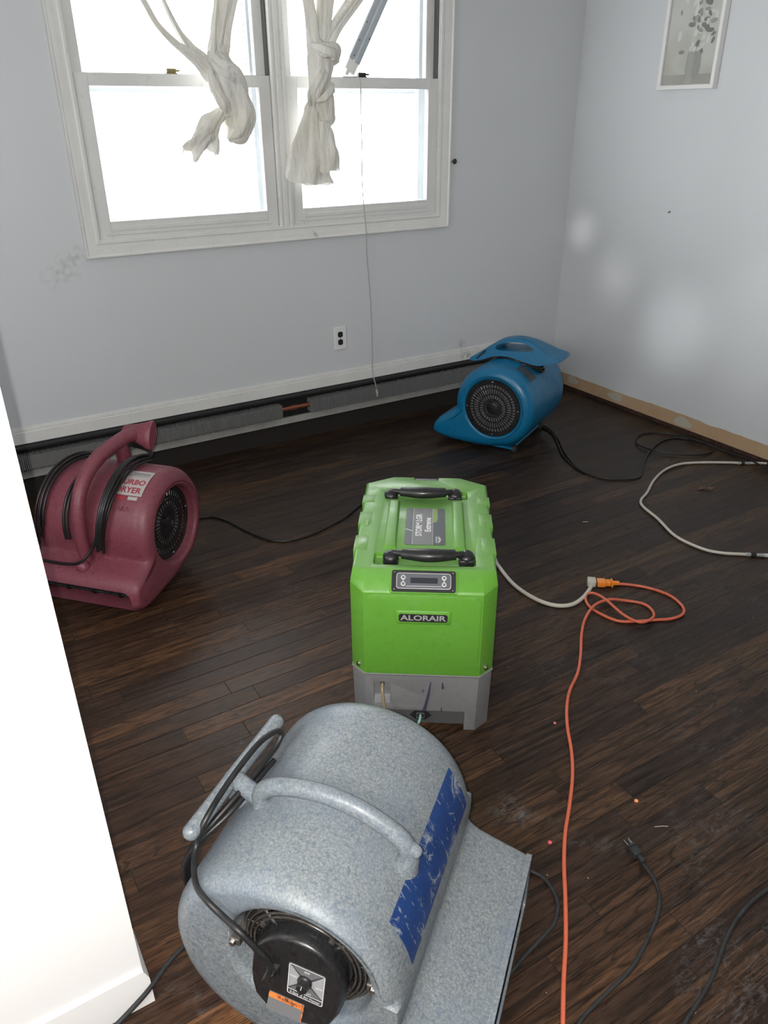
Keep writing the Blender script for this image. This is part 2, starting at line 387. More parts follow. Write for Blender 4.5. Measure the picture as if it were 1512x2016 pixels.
def baked(o):
    """apply the modifiers of o to its mesh"""
    dg = bpy.context.evaluated_depsgraph_get(); dg.update()
    me = D.meshes.new_from_object(o.evaluated_get(dg)); old = o.data; nm = old.name
    o.modifiers.clear(); o.data = me; D.meshes.remove(old); me.name = nm
def cut(o, bm, mat_index_note=None):
    """subtract the solid bm (given in o's own space) from o"""
    bpy.context.view_layer.update()
    k = obj('cutter', bm, o.data.materials[0] if o.data.materials else M_matt); k.matrix_world = o.matrix_world
    md = o.modifiers.new('b', 'BOOLEAN'); md.operation = 'DIFFERENCE'; md.object = k; md.solver = 'EXACT'
    baked(o)
    m_ = k.data; D.objects.remove(k); D.meshes.remove(m_)
def text_mesh(s, size, fn, mat, parent, name, ext=0.0006, align='CENTER', bold=0.0, xs=1.0):
    """text as a mesh; fn maps flat text coordinates (x, y, depth) to a point"""
    cu = D.curves.new('t', 'FONT'); cu.body = s; cu.size = size; cu.align_x = align; cu.align_y = 'CENTER'; cu.offset = bold; cu.resolution_u = 3
    cu.extrude = ext / 2
    o = D.objects.new('t', cu); C.objects.link(o)
    dg = bpy.context.evaluated_depsgraph_get(); dg.update()
    me = D.meshes.new_from_object(o.evaluated_get(dg)); D.objects.remove(o); D.curves.remove(cu)
    for v in me.vertices: v.co = Vector(fn(v.co.x * xs, v.co.y, v.co.z + ext / 2))
    me.materials.clear(); me.materials.append(mat); me.name = name
    r = D.objects.new(name, me); C.objects.link(r); r.parent = parent
    return r

# ================================================================== THE ROOM
XL, YF, ZC = -4.45, -5.2, 2.42
bm = bx(XL - .1, 0.1, YF - .1, 0.1, -0.08, 0.0); struct('floor', bm, M_floor)
struct('ceiling', bx(XL - .1, 0.1, YF - .1, 0.3, ZC, ZC + .08), M_ceil)
WX0, WX1, WZ0, WZ1 = -2.610, -0.895, 1.035, 2.20
bm = bmesh.new()
box(bm, XL - .1, WX0, 0, 0.14, 0, ZC); box(bm, WX1, 0.1, 0, 0.14, 0, ZC); box(bm, WX0, WX1, 0, 0.14, 0, WZ0); box(bm, WX0, WX1, 0, 0.14, WZ1, ZC)
struct('wall_back', bm, M_wall)
struct('wall_right', bx(0, 0.12, YF, 0, 0, ZC), M_wallr)
bm = bmesh.new()
box(bm, XL - .1, XL, YF, -2.25, 0, ZC); box(bm, XL - .1, XL, -1.55, 0, 0, ZC); box(bm, XL - .1, XL, -2.25, -1.55, 0, 1.0); box(bm, XL - .1, XL, -2.25, -1.55, 2.10, ZC)
struct('wall_left', bm, M_wall)
struct('wall_front', bx(XL, 0, YF - .1, YF, 0, ZC), M_wall)
# stub wall beside the photographer: its corner is the bright left edge of the view
bm = bmesh.new()
box(bm, XL, -3.262, -2.463, -2.36, 0, ZC)
struct('wall_doorway', bm, M_near)
# base block at the foot of the doorway corner, with a chipped top
bm = bmesh.new()
prism(bm, [(-4.4, 0.002), (-3.2535, 0.002), (-3.2535, 0.072), (-3.2575, 0.085), (-3.262, 0.098), (-4.4, 0.098)], 2.355, 2.470, T=Matrix.Rotation(PI / 2, 4, 'X'))
struct('baseboard_doorway', bm, M_near)

# window casing, one continuous painted moulding round the pair of sashes
def frame_mitre(bm, x0, x1, z0, z1, prof, mi=0):
    """sweep prof [(outward, y)] round the rectangle"""
    cs = [(x0, z0, -1, -1), (x1, z0, 1, -1), (x1, z1, 1, 1), (x0, z1, -1, 1)]
    rings = [[bm.verts.new((x + sx * o_, y_, z + sz * o_)) for o_, y_ in prof] for x, z, sx, sz in cs]
    n = len(prof)
    for i in range(4):
        A, B = rings[i], rings[(i + 1) % 4]
        for k in range(n):
            bm.faces.new((A[k], A[(k + 1) % n], B[(k + 1) % n], B[k])).material_index = mi
bm = bmesh.new()
frame_mitre(bm, -2.596, -0.908, 1.048, 2.20, [(0, 0.0), (0, -0.012), (0.010, -0.015), (0.016, -0.012), (0.030, -0.013), (0.040, -0.019), (0.052, -0.021), (0.058, -0.026), (0.063, -0.026), (0.065, -0.020), (0.065, 0.0)])
casing = struct('trim_1', bm, M_trim, smooth=30)
bm = bmesh.new()   # jamb liner of the opening
frame_mitre(bm, -2.592, -0.912, 1.052, 2.196, [(0, -0.004), (0.018, -0.004), (0.018, 0.139), (0, 0.139)])
struct('trim_2', bm, M_sash)
bm = bmesh.new()   # fluted mullion between the windows
prism(bm, [(-1.783, -0.004), (-1.779, -0.012), (-1.770, -0.013), (-1.766, -0.008), (-1.760, -0.008), (-1.756, -0.013), (-1.741, -0.013), (-1.737, -0.008), (-1.731, -0.008), (-1.727, -0.013), (-1.717, -0.012), (-1.712, -0.004), (-1.712, 0.13), (-1.783, 0.13)], 1.043, 2.2)
struct('trim_3', bm, M_trim)

def sash_window(idx, x0, x1):
    root = D.objects.new('window_%d' % idx, None); C.objects.link(root); root['kind'] = 'structure'; root.location = ((x0 + x1) / 2, 0, 1.05)
    ox, oz = (x0 + x1) / 2, 1.05
    a, b = x0 - ox, x1 - ox
    def ring(name, y0, y1, z0, z1, st, rb, rt, mat):
        bm = bmesh.new()
        box(bm, a, a + st, y0, y1, z0, z1, .002, 1); box(bm, b - st, b, y0, y1, z0, z1, .002, 1)
        box(bm, a + st, b - st, y0, y1, z0, z0 + rb, .002, 1); box(bm, a + st, b - st, y0, y1, z1 - rt, z1, .002, 1)
        return obj(name, bm, mat, root)
    def pane(par, y, z0, z1, st):
        return obj('glass_pane', bx(a + st, b - st, y, y + .003, z0, z1), M_glass, par)
    low = ring('lower_sash', 0.004, 0.036, 0.0, 0.602, 0.053, 0.068, 0.044, M_sash)
    # bead step and finger rail on the lower sash
    bm = bmesh.new(); box(bm, a + .03, b - .03, -0.002, .006, .014, .020, .001, 1); box(bm, a + .056, b - .056, 0.000, .006, .030, .046, .002, 2)
    obj('sash_rail', bm, M_sash, low)
    pane(low, 0.022, .064, .560, .05)
    up = ring('upper_sash', 0.042, 0.074, 0.565, 1.145, 0.045, 0.04, 0.05, M_sash)
    pane(up, 0.058, .60, 1.10, .04)
    # aluminium storm window outside
    bm = bmesh.new()
    for (p, q_) in ((a + .0, a + .045), (b - .048, b)): box(bm, p, q_, 0.098, 0.118, 0.0, 1.145)
    box(bm, b - .066, b - .062, 0.088, 0.10, 0.0, 1.145)
    box(bm, a + .046, b - .070, 0.098, 0.118, 0.0, 0.03); box(bm, a + .046, b - .070, 0.098, 0.112, 0.540, 0.568)
    obj('storm_frame', bm, M_storm, root)
    # dark sash channel beside the upper sash
    obj('sash_channel', bx(b - .004, b + .0006, 0.005, 0.040, .604, 1.145), M_dull, root)
    return root
w1 = sash_window(1, -2.590, -1.785)
w2 = sash_window(2, -1.710, -0.912)
# plain window in the left wall, out of view, that lights the room from the side
bm = bmesh.new()
for y0, y1 in ((-2.25, -2.20), (-1.60, -1.55)): box(bm, XL - .07, XL - .03, y0, y1, 1.0, 2.10)
for z0, z1 in ((1.0, 1.05), (1.53, 1.57), (2.05, 2.10)): box(bm, XL - .068, XL - .032, -2.20, -1.60, z0, z1)
struct('window_3', bm, M_sash)
# sash locks
def sash_lock(name, label, x, mat):
    t = thing(name, label, 'lock', (x, 0.03, 1.6525))
    bm = bmesh.new(); box(bm, -.022, .022, -.012, .012, 0, .005, .001, 1); obj('lock_base', bm, mat, t)
    bm = bmesh.new(); box(bm, -.020, .020, -.010, .006, .005, .020, .003, 2); box(bm, .012, .034, -.012, -.004, .008, .016, .002, 1); obj('lock_lever', bm, mat, t)
    return t
sash_lock('sash_lock', 'small aged brass sash lock on the meeting rail of the left window', -2.202, M_brass)
sash_lock('sash_lock', 'small dark metal sash lock on the meeting rail of the right window', -1.318, M_dkmetal)

# exposed wall foot on the right: bare paper strip with torn upper edge, gap below
bm = bmesh.new(); ys = [0 - i * 0.03 for i in range(0, 172)]
top = []; random.seed(7); h = 0.088
for y in ys:
    if random.random() < 0.12: h = 0.084 + random.random() * 0.010
    top.append(h + random.uniform(-.0012, .0012))
A = [bm.verts.new((-0.003, y, 0.020)) for y in ys]; B = [bm.verts.new((-0.003, y, t_)) for y, t_ in zip(ys, top)]
A2 = [bm.verts.new((0.0005, y, 0.020)) for y in ys]; B2 = [bm.verts.new((0.0005, y, t_)) for y, t_ in zip(ys, top)]
for i in range(len(ys) - 1):
    bm.faces.new((A[i], A[i + 1], B[i + 1], B[i])); bm.faces.new((B[i], B[i + 1], B2[i + 1], B2[i])); bm.faces.new((A[i], A[i + 1], A2[i + 1], A2[i]))
strip = struct('baseboard_right', bm, M_strip)
for (y, zc, rw, rh) in ((-0.19, .062, .045, .022), (-0.535, .056, .055, .022), (-1.01, .052, .055, .026)):
    bm = bmesh.new(); pts = []
    for k in range(18):
        a = 2 * PI * k / 18; q = 1 + 0.12 * math.sin(3 * a + y * 9); pts.append((y + rw * q * math.cos(a), zc + rh * q * math.sin(a)))
    prism(bm, pts, 0.0031, 0.0042, T=Matrix(((0, 0, -1, 0), (1, 0, 0, 0), (0, 1, 0, 0), (0, 0, 0, 1)))); obj('filler_patch', bm, M_mud, strip)
struct('trim_4', bx(-0.006, 0.0, -5.1, -0.002, 0.0, 0.0205), M_dirt)
# near-black strip on the back wall, painting in the shaded gap under the heater
struct('heater_gap_shade', bx(XL, -0.008, -0.004, 0.0, 0.0, 0.112), M_gapshade)
# painted sill strip above the heater
bm = bmesh.new(); box(bm, XL, -0.36, -0.016, 0.0, 0.252, 0.306, .003, 2); box(bm, XL, -0.36, -0.007, 0.0, 0.306, 0.322, .002, 1)
struct('trim_6', bm, M_trim)

# ------------------------------------------------------------------ baseboard heater with its cover off
ht = thing('baseboard_heater', 'long stripped baseboard heater under the window, open grey fins and a copper pipe', 'heater', (-2.2, -0.006, 0.10))
bm = bmesh.new(); box(bm, -2.2, 1.84, -0.006, 0.0, 0.030, 0.15); obj('back_plate', bm, M_hoodshade, ht)  # near-black plate colour paints in the shadow under the hood
bm = bmesh.new(); box(bm, -2.2, 1.84, -0.020, 0.0, -0.002, 0.032, .002, 1); obj('bottom_lip', bm, M_plate, ht)
obj('hood', bx(-2.2, 1.84, -0.045, -0.002, 0.138, 0.150, .002, 1), M_matt, ht)
def fin_bank(x0, x1):
    bm = bmesh.new(); n = int((x1 - x0) / 0.008)
    box(bm, x0, x1, -0.052, -0.012, 0.052, 0.112)
    for i in range(n + 1):
        x = x0 + (x1 - x0) * i / n
        box(bm, x - .0012, x + .0012, -0.060 - random.uniform(0, .003), -0.010, 0.048 + random.uniform(-.002, .002), 0.116 + random.uniform(-.002, .002))
    o = obj('fin_bank', bm, M_fin, ht); return o
fin_bank(-2.15, 0.335); fin_bank(0.50, 1.82)
bm = bmesh.new(); tube(bm, [(0.30, -0.034, 0.086), (0.52, -0.034, 0.086)], 0.011, 12, 0); tube(bm, [(0.39, -0.034, 0.086), (0.43, -0.034, 0.086)], 0.0135, 12, 0)
obj('copper_pipe', bm, M_copper, ht, smooth=40)

# ------------------------------------------------------------------ outlet
ot = thing('wall_outlet', 'white duplex wall outlet with black sockets under the right window', 'outlet', (-1.491, -0.0005, 0.489))
bm = bmesh.new(); box(bm, -.035, .035, -.006, 0.0, -.058, .058, .003, 2); obj('cover_plate', bm, M_white, ot)
for s in (-1, 1):
    bm = bmesh.new(); pts = []
    for k in range(24):
        a = 2 * PI * k / 24; pts.append((max(-.0135, min(.0135, .0175 * math.cos(a) * 1.05)), s * .0195 + .0145 * math.sin(a)))
    prism(bm, pts, .0060, .0085, T=Matrix.Rotation(PI / 2, 4, 'X')); obj('socket', bm, M_matt, ot)
bm = bmesh.new(); lathe(bm, [(.0025, 0), (.0025, .001)], 10, Matrix.Translation((0, -.006, 0)) @ Matrix.Rotation(PI / 2, 4, 'X')); obj('screw', bm, M_steel, ot)

# hook by the casing and small marks on the wall
bm = bmesh.new(); lathe(bm, [(.004, 0), (.004, .012), (.011, .014), (.013, .020), (.009, .025), (0, .026)], 14, Matrix.Translation((-0.815, 0, 1.291)) @ Matrix.Rotation(PI / 2, 4, 'X'))
tag(obj('curtain_hook', bm, M_dkmetal, smooth=40), 'tiny dark metal peg on the back wall right of the window casing', 'hook')
bm = bmesh.new(); tube(bm, [(0.0, -.718, 1.066), (-.012, -.719, 1.062)], .0028, 8, 0)
tag(obj('nail', bm, M_dkmetal), 'small dark nail in the right wall below the framed picture', 'nail')

# ------------------------------------------------------------------ framed picture on the right wall
pc = thing('framed_picture', 'tall narrow white framed botanical print behind glass on the right wall', 'picture', (0, -0.712, 1.597))
PW, PH, PD = 0.318, 0.50, 0.032
bm = bmesh.new(); f_ = .018
for a in ((-PW / 2, PW / 2, 0, f_), (-PW / 2, PW / 2, PH - f_, PH)): box(bm, -PD, -0.001, a[0], a[1], a[2], a[3], .0015, 1)
for a in ((-PW / 2, -PW / 2 + f_), (PW / 2 - f_, PW / 2)): box(bm, -PD, -0.001, a[0], a[1], f_, PH - f_, .0015, 1)
obj('frame', bm, M_white, pc)
M_print = new_mat('print_paper', (0.43, 0.32, 0.29), 0.6); g = G(M_print); v = g.obj()
sy = g.n('ShaderNodeSeparateXYZ', {0: v})
c = g.mix(g.rng(g.noise(v, 5, 2), 0.4, 0.6), c4(0.74, 0.73, 0.68), c4(0.60, 0.57, 0.51))
c = g.mix(g.rng(sy.outputs[2], 0.060, 0.062, 1, 0), c, c4(0.50, 0.47, 0.43)); g.link(c, 'Base Color')
obj('print', bx(-0.014, -0.010, -PW / 2 + f_, PW / 2 - f_, f_, PH - f_), M_print, pc)
M_leafs = [new_mat('print_leaf_%d' % i, c, 0.6) for i, c in enumerate(((0.30, 0.295, 0.28), (0.85, 0.85, 0.82), (0.46, 0.45, 0.42)))]
random.seed(11)
bm = bmesh.new(); TP = Matrix(((0, 0, -1, 0), (1, 0, 0, 0), (0, 1, 0, 0), (0, 0, 0, 1)))
for i in range(80):   # leaves and blossoms of the printed plant
    t_ = random.random(); z = .15 + t_ * .30; y = random.gauss(-.02, .042); r = random.uniform(.009, .022); a0 = random.uniform(0, PI)
    pts = [(y + r * math.cos(a) * math.cos(a0) - .5 * r * math.sin(a) * math.sin(a0), z + r * math.cos(a) * math.sin(a0) + .5 * r * math.sin(a) * math.cos(a0)) for a in [2 * PI * k / 9 for k in range(9)]]
    prism(bm, pts, .0141 + i * .00002, .0145 + i * .00002, T=TP, mi=random.choice((0, 1, 1, 2)))
obj('printed_plant', bm, M_leafs, pc)
bm = bmesh.new()
prism(bm, [(-.055, .045), (.015, .045), (.022, .09), (.018, .15), (-.058, .15), (-.062, .09)], .0141, .0144, T=TP, mi=2)
obj('printed_vase', bm, M_leafs, pc)
obj('glass', bx(-0.024, -0.022, -PW / 2 + f_, PW / 2 - f_, f_, PH - f_), M_glass, pc)

# ================================================================== AIR MOVERS
def resample(poly, n):
    P = [Vector((p[0], p[1])) for p in poly]; N = len(P)
    L = [0]
    for i in range(N): L.append(L[-1] + (P[(i + 1) % N] - P[i]).length)
    out = []
    j = 0
    for k in range(n):
        s = L[-1] * k / n
        while L[j + 1] < s: j += 1
        t = (s - L[j]) / max(1e-9, L[j + 1] - L[j]); out.append(P[j].lerp(P[(j + 1) % N], t))
    return out
def chaikin(P, it=2):
    for _ in range(it):
        Q = []
        for i in range(len(P)):
            a, b = Vector(P[i]), Vector(P[(i + 1) % len(P)]); Q += [a.lerp(b, .25), a.lerp(b, .75)]
        P = Q
    return P
def snail_outline(R, zc, Ls, z_tip, z_bot_tip, junction, a0=-12, a1=262, back_bottom=0.0, n=150, crisp=False):
    P = [(Ls, z_bot_tip), (Ls, z_tip), junction]
    if crisp:
        dz = (junction[1] - z_tip) / (Ls - junction[0])
        P = [(Ls - .012, z_bot_tip), (Ls, z_bot_tip), (Ls, z_bot_tip + .012), (Ls, z_tip - .010), (Ls, z_tip), (Ls - .010, z_tip + .010 * dz), (Ls - .05, z_tip + .05 * dz), (junction[0] + .012, junction[1] - .012 * dz), junction]
    for a in range(a0, a1 + 1, 6): P.append((R * math.cos(math.radians(a)), zc + R * math.sin(math.radians(a))))
    P.append((0.06, back_bottom))
    return resample(chaikin(P, 2), n)
def snail_body(name, out, w, re, hole, sides, depth, mats, parent, outlet, re_tip=None, top_k=1.0, ramp=None, side_k=1.0):
    """volute shell: outline extruded across w with rounded rims; recessed round inlet(s); rectangular outlet"""
    n = len(out); hx, hz, hr = hole
    nor = []
    for i in range(n):
        d = (out[(i + 2) % n] - out[i - 2]); nn = Vector((d.y, -d.x)).normalized(); nor.append(nn)
    bm = bmesh.new()
    def ring(off, y): return [bm.verts.new((p.x - nn.x * off * k_, y, p.y - nn.y * off * k_)) for p, nn, k_ in zip(out, nor, kk)]
    xm = max(p.x for p in out)
    kk = [1.0 if re_tip is None else max(re_tip / re, min(1.0, 1 - (p.x - 0.12) / (xm - 0.12) * (1 - re_tip / re))) if p.x > 0.12 else 1.0 for p in out]
    if ramp: kk = [1.0 + (re_tip / re - 1.0) * min(1.0, max(0.0, (p.x - ramp[0]) / (ramp[1] - ramp[0]))) if p.y < hz - .02 and p.x > 0 else 1.0 for p in out]
    zm = max(p.y for p in out)
    kk = [k_ * (1.0 - (1 - top_k) * max(0.0, min(1.0, (p.y - hz + .05) / (zm - hz)))) for k_, p in zip(kk, out)]
    kk = [k_ * (1 - (1 - side_k) * max(0.0, min(1.0, p.x / .20))) if p.y > hz - .10 else k_ for k_, p in zip(kk, out)]
    ang = [math.atan2(p.y - hz, p.x - hx) for p in out]
    for i in range(1, n):
        while ang[i] < ang[i - 1] - PI: ang[i] += 2 * PI
        while ang[i] > ang[i - 1] + PI: ang[i] -= 2 * PI
    for _ in range(30): ang = [(ang[i - 1] - (2 * PI if i == 0 else 0) + ang[i] + (ang[(i + 1) % n] + (2 * PI if i == n - 1 else 0))) / 3 for i in range(n)]
    seq = []
    SEG = 6
    def cap_rings(s):
        L = []
        for k in range(SEG + 1):
            a = PI / 2 * k / SEG; L.append(('o', re * (1 - math.cos(a)), s * (w / 2 - re + re * math.sin(a))))
        if s in sides:
            rl = .014
            L.append(('h', hr + rl + .004, s * (w / 2)))
            for k in range(0, 5):
                a = PI / 2 * k / 4; L.append(('h', hr + rl * (1 - math.sin(a)), s * (w / 2 - rl + rl * math.cos(a))))
            L.append(('h', hr * .97, s * (w / 2 - depth)))
        return L
    neg = cap_rings(-1)[::-1]; pos = cap_rings(1)
    prev = None; first = None
    for kind, a, y in neg + pos:
        if kind == 'o': r = ring(a, y)
        else: r = [bm.verts.new((hx + a * math.cos(t), y, hz + a * math.sin(t))) for t in ang]
        if prev:
            for i in range(n): bm.faces.new((prev[i], prev[(i + 1) % n], r[(i + 1) % n], r[i]))
        else: first = r
        prev = r
    f1 = bm.faces.new(first); f2 = bm.faces.new(prev)
    if -1 in sides: f1.material_index = 1
    if 1 in sides: f2.material_index = 1
    o = obj(name, bm, mats, parent)
    if outlet:
        x0, x1, y0, y1, z0, z1, rr = outlet
        k = bmesh.new(); prism(k, rrect(y1 - y0, z1 - z0, rr, 5, (y0 + y1) / 2, (z0 + z1) / 2), x0, x1, T=Matrix(((0, 0, 1, 0), (1, 0, 0, 0), (0, 1, 0, 0), (0, 0, 0, 1))))
        bmesh.ops.recalc_face_normals(k, faces=k.faces)
        cut(o, k)
    me = o.data
    me.polygons.foreach_set('use_smooth', [True] * len(me.polygons)); me.set_sharp_from_angle(angle=math.radians(35))
    return o
def radial_grille(parent, hx, hz, y, r, s, hub=.024, n1=28, n2=52, mid=.55, rim=.86, mat=None):
    """flat moulded guard: hub, rings and radial bars; s = which way it faces"""
    mat = mat or M_blackpl
    T = Matrix.Translation((hx, y, hz)) @ Matrix.Rotation(-s * PI / 2, 4, 'X')
    g_ = bmesh.new()
    lathe(g_, [(r * rim, 0), (r, 0), (r, .006), (r * rim, .006), (r * rim, 0)], 64, T, closed_ends=False)
    lathe(g_, [(0, .010), (hub * .6, .010), (hub, .006), (hub, 0), (0, 0)], 32, T)
    for q in (.32, mid, .71): lathe(g_, [(r * q - .0025, 0), (r * q + .0025, 0), (r * q + .0025, .005), (r * q - .0025, .005), (r * q - .0025, 0)], 64, T, closed_ends=False)
    for n, a, b, wd in ((n1, hub, r * mid, .0040), (n2, r * mid, r * rim + .002, .0042)):
        for i in range(n):
            TT = T @ Matrix.Rotation(2 * PI * i / n, 4, 'Z'); box(g_, a, b, -wd / 2, wd / 2, .0005, .0045, T=TT)
    o = obj('inlet_grille', g_, mat, parent, smooth=30)
    b_ = bmesh.new()   # fan and motor behind it
    lathe(b_, [(0, -.02), (r * .45, -.02), (r * .5, -.012), (r * .98, -.016), (r * .98, -.03), (0, -.03)], 40, T)
    for i in range(40):
        TT = T @ Matrix.Rotation(2 * PI * i / 40, 4, 'Z') @ Matrix.Rotation(.5, 4, 'X'); box(b_, r * .5, r * .95, -.001, .001, -.022, -.010, T=TT)
    obj('fan_wheel', b_, M_fan, parent, smooth=30)
    for i in range(4):
        a = PI / 2 * i + .05; p = T @ Vector((r * .93 * math.cos(a), r * .93 * math.sin(a), .006))
        c_ = bmesh.new(); lathe(c_, [(0, .003), (.0035, .002), (.0045, 0), (0, 0)], 12, Matrix.Translation(p) @ Matrix.Rotation(-s * PI / 2, 4, 'X')); obj('screw', c_, M_steel, parent)
    return o
def drum_map(R, zc, a_c, y_c, lift=0.0012):
    """flat (u along the drum's arc towards the front, v across) to the drum skin"""
    def f(u, v, d=0):
        a = a_c - u / R; r = R + lift + d
        return (r * math.cos(a), y_c + v, zc + r * math.sin(a))
    return f
def drum_patch(name, R, zc, a0, a1, y0, y1, mat, parent, lift=.0008, th=.0008, nu=16, corners=None):
    bm = bmesh.new(); rows = []
    for L in (0, 1):
        rows.append([[bm.verts.new(((R + lift + th * L) * math.cos(a), y, zc + (R + lift + th * L) * math.sin(a))) for y in (y0, y1)] for a in [a0 + (a1 - a0) * i / nu for i in range(nu + 1)]])
    for i in range(nu):
        a, b = rows[1][i], rows[1][i + 1]; bm.faces.new((a[0], a[1], b[1], b[0]))
        c, d = rows[0][i], rows[0][i + 1]
        bm.faces.new((a[0], b[0], d[0], c[0])); bm.faces.new((a[1], b[1], d[1], c[1]))
    for i in (0, nu): bm.faces.new((rows[0][i][0], rows[0][i][1], rows[1][i][1], rows[1][i][0]))
    return obj(name, bm, mat, parent, smooth=30)

# ---------------------------------------------------------------- GREY air mover, nearest
gR, gZ, gW = 0.210, 0.246, 0.462
ga = thing('air_mover', 'large speckled grey air mover with a worn blue band and black motor, nearest the camera', 'air mover', (-2.903, -2.556, 0), math.radians(-51.5))
out = snail_outline(gR, gZ, .336, .140, .004, (.230, .176), a0=-14, a1=250, crisp=True, n=200)
body = snail_body('housing', out, gW, .046, (.037, gZ + .043, .124), (-1,), .055, [M_grey, M_matt], ga, (.25, .50, -gW / 2 + .028, gW / 2 - .028, .020, .122, .015), re_tip=.005, top_k=.55, ramp=(.12, .21), side_k=.60)
# lip round the outlet
bm = bmesh.new()
T_ = Matrix(((0, 0, 1, 0), (1, 0, 0, 0), (0, 1, 0, 0), (0, 0, 0, 1)))
po = rrect(gW + .002, .142, .005, 3, 0, .073); pi_ = rrect(gW - .050, .104, .014, 3, 0, .072)
for (z0, z1) in ((.330, .341),):
    A = [bm.verts.new(T_ @ Vector((x, y, z0))) for x, y in po]; B = [bm.verts.new(T_ @ Vector((x, y, z1))) for x, y in po]
    A2 = [bm.verts.new(T_ @ Vector((x, y, z0))) for x, y in pi_]; B2 = [bm.verts.new(T_ @ Vector((x, y, z1))) for x, y in pi_]
    n = len(po)
    for i in range(n):
        j = (i + 1) % n
        bm.faces.new((A[i], A[j], B[j], B[i])); bm.faces.new((A2[i], A2[j], B2[j], B2[i])); bm.faces.new((B[i], B[j], B2[j], B2[i])); bm.faces.new((A[i], A[j], A2[j], A2[i]))
obj('outlet_lip', bm, M_grey, ga, smooth=40)
for y in (-.115, .10):
    bm = bmesh.new(); lathe(bm, [(0, .004), (.004, .0035), (.006, .001), (.009, 0), (0, 0)], 14, Matrix.Translation((.296, y, .144))); obj('rivet', bm, M_steel, ga, smooth=40)
# blue painted band on the front of the drum
drum_patch('blue_band', gR, gZ, math.radians(37), math.radians(11), -.160, .182, M_stripe, ga)
# arched carrying handle over the top
bm = bmesh.new()
hy = -.058
hp = [(.160, hy, .375), (.166, hy, .405), (.156, hy, .436), (.120, hy, .462), (.075, hy, .482), (.02, hy, .492), (-.035, hy, .488), (-.080, hy, .474), (-.104, hy, .452), (-.106, hy, .425), (-.098, hy, .400)]
tube(bm, hp, .019, 16, 6, rfun=lambda t: .0160 + .008 * max(0, 1 - t / .12) + .008 * max(0, 1 - (1 - t) / .12))
tube(bm, [(.152, hy, .436), (.174, hy, .424), (.186, hy, .412)], .011, 12, 4, rfun=round_end(.0115, .04))
obj('carry_handle', bm, M_grey, ga, smooth=60)
# T bar at the rear with its neck
bm = bmesh.new(); L0 = .30
tube(bm, [(-.183, -.176, .438), (-.179, -.10, .439), (-.175, -.02, .440), (-.170, .06, .441), (-.166, .132, .442)], .0145, 18, 24, rfun=round_end(.0145, .31))
tube(bm, [(-.100, hy, .430), (-.14, -.045, .434), (-.176, -.035, .440)], .017, 12, 4)
tube(bm, [(-.176, -.03, .440), (-.174, -.03, .40), (-.150, -.03, .37)], .018, 12, 4)
obj('cord_bar', bm, M_grey, ga, smooth=60)
# wire guard, brackets, motor
gx, gz = .041, gZ + .047; gy = -gW / 2
TM = Matrix.Translation((gx, gy, gz)) @ Matrix.Rotation(PI / 2, 4, 'X')   # local z = outwards
bm = bmesh.new()
for i, (r, d) in enumerate(((.120, .012), (.1125, .020), (.105, .026), (.0975, .029), (.090, .030))):
    tube(bm, [TM @ Vector((r * math.cos(a), r * math.sin(a), d - .050)) for a in [2 * PI * k / 48 for k in range(48)]], .0022, 6, 0, closed=True)
for i in range(4):
    a = math.radians(40 + 90 * i)
    tube(bm, [TM @ Vector((q * math.cos(a), q * math.sin(a), d - .050)) for q, d in ((.07, .028), (.092, .027), (.110, .022), (.127, .004))], .0026, 6, 3)
obj('wire_guard', bm, M_metal, ga, smooth=60)
bm = bmesh.new()
for i in range(2):
    a = math.radians(2 + 180 * i); bm = bmesh.new()
    TT = TM @ Matrix.Rotation(a, 4, 'Z'); box(bm, .05, .126, -.010, .010, -.046, -.043, .001, 1, T=TT); box(bm, .112, .134, -.008, .008, -.044, -.006, .002, 1, T=TT); obj('motor_bracket', bm, M_metal, ga)
for i in range(2):
    a = math.radians(2 + 180 * i); bm = bmesh.new()
    lathe(bm, [(0, .008), (.005, .006), (.007, 0), (0, 0)], 12, TM @ Matrix.Translation((.124 * math.cos(a), .124 * math.sin(a), -.007))); obj('bolt', bm, M_steel, ga, smooth=40)
bm = bmesh.new()   # impeller deep inside
lathe(bm, [(0, -.05), (.055, -.05), (.055, -.045), (.118, -.045), (.118, -.050), (0, -.052)], 40, TM)
for i in range(36): box(bm, .088, .122, -.001, .001, -.052, -.038, T=TM @ Matrix.Rotation(2 * PI * i / 36, 4, 'Z') @ Matrix.Rotation(.5, 4, 'Z'))
obj('impeller', bm, M_blackpl, ga)
bm = bmesh.new()   # motor flange disc with four lugs
lathe(bm, [(0, -.05), (.082, -.05), (.084, -.026), (.082, -.023), (.078, -.022), (0, -.022)], 48, TM)
for i in range(4):
    a = math.radians(45 + 90 * i + 8); TT = TM @ Matrix.Translation((.087 * math.cos(a), .087 * math.sin(a), -.020))
    lathe(bm, [(0, .002), (.010, .001), (.012, -.003), (.012, -.014), (0, -.014)], 16, TT)
mot = obj('motor', bm, M_blackpl, ga, smooth=40)
for i in range(4):
    a = math.radians(45 + 90 * i + 8); b_ = bmesh.new()
    lathe(b_, [(0, .006), (.005, .005), (.006, .001), (0, .001)], 6, TM @ Matrix.Translation((.087 * math.cos(a), .087 * math.sin(a), -.0195))); obj('lug_bolt', b_, M_metal, mot)
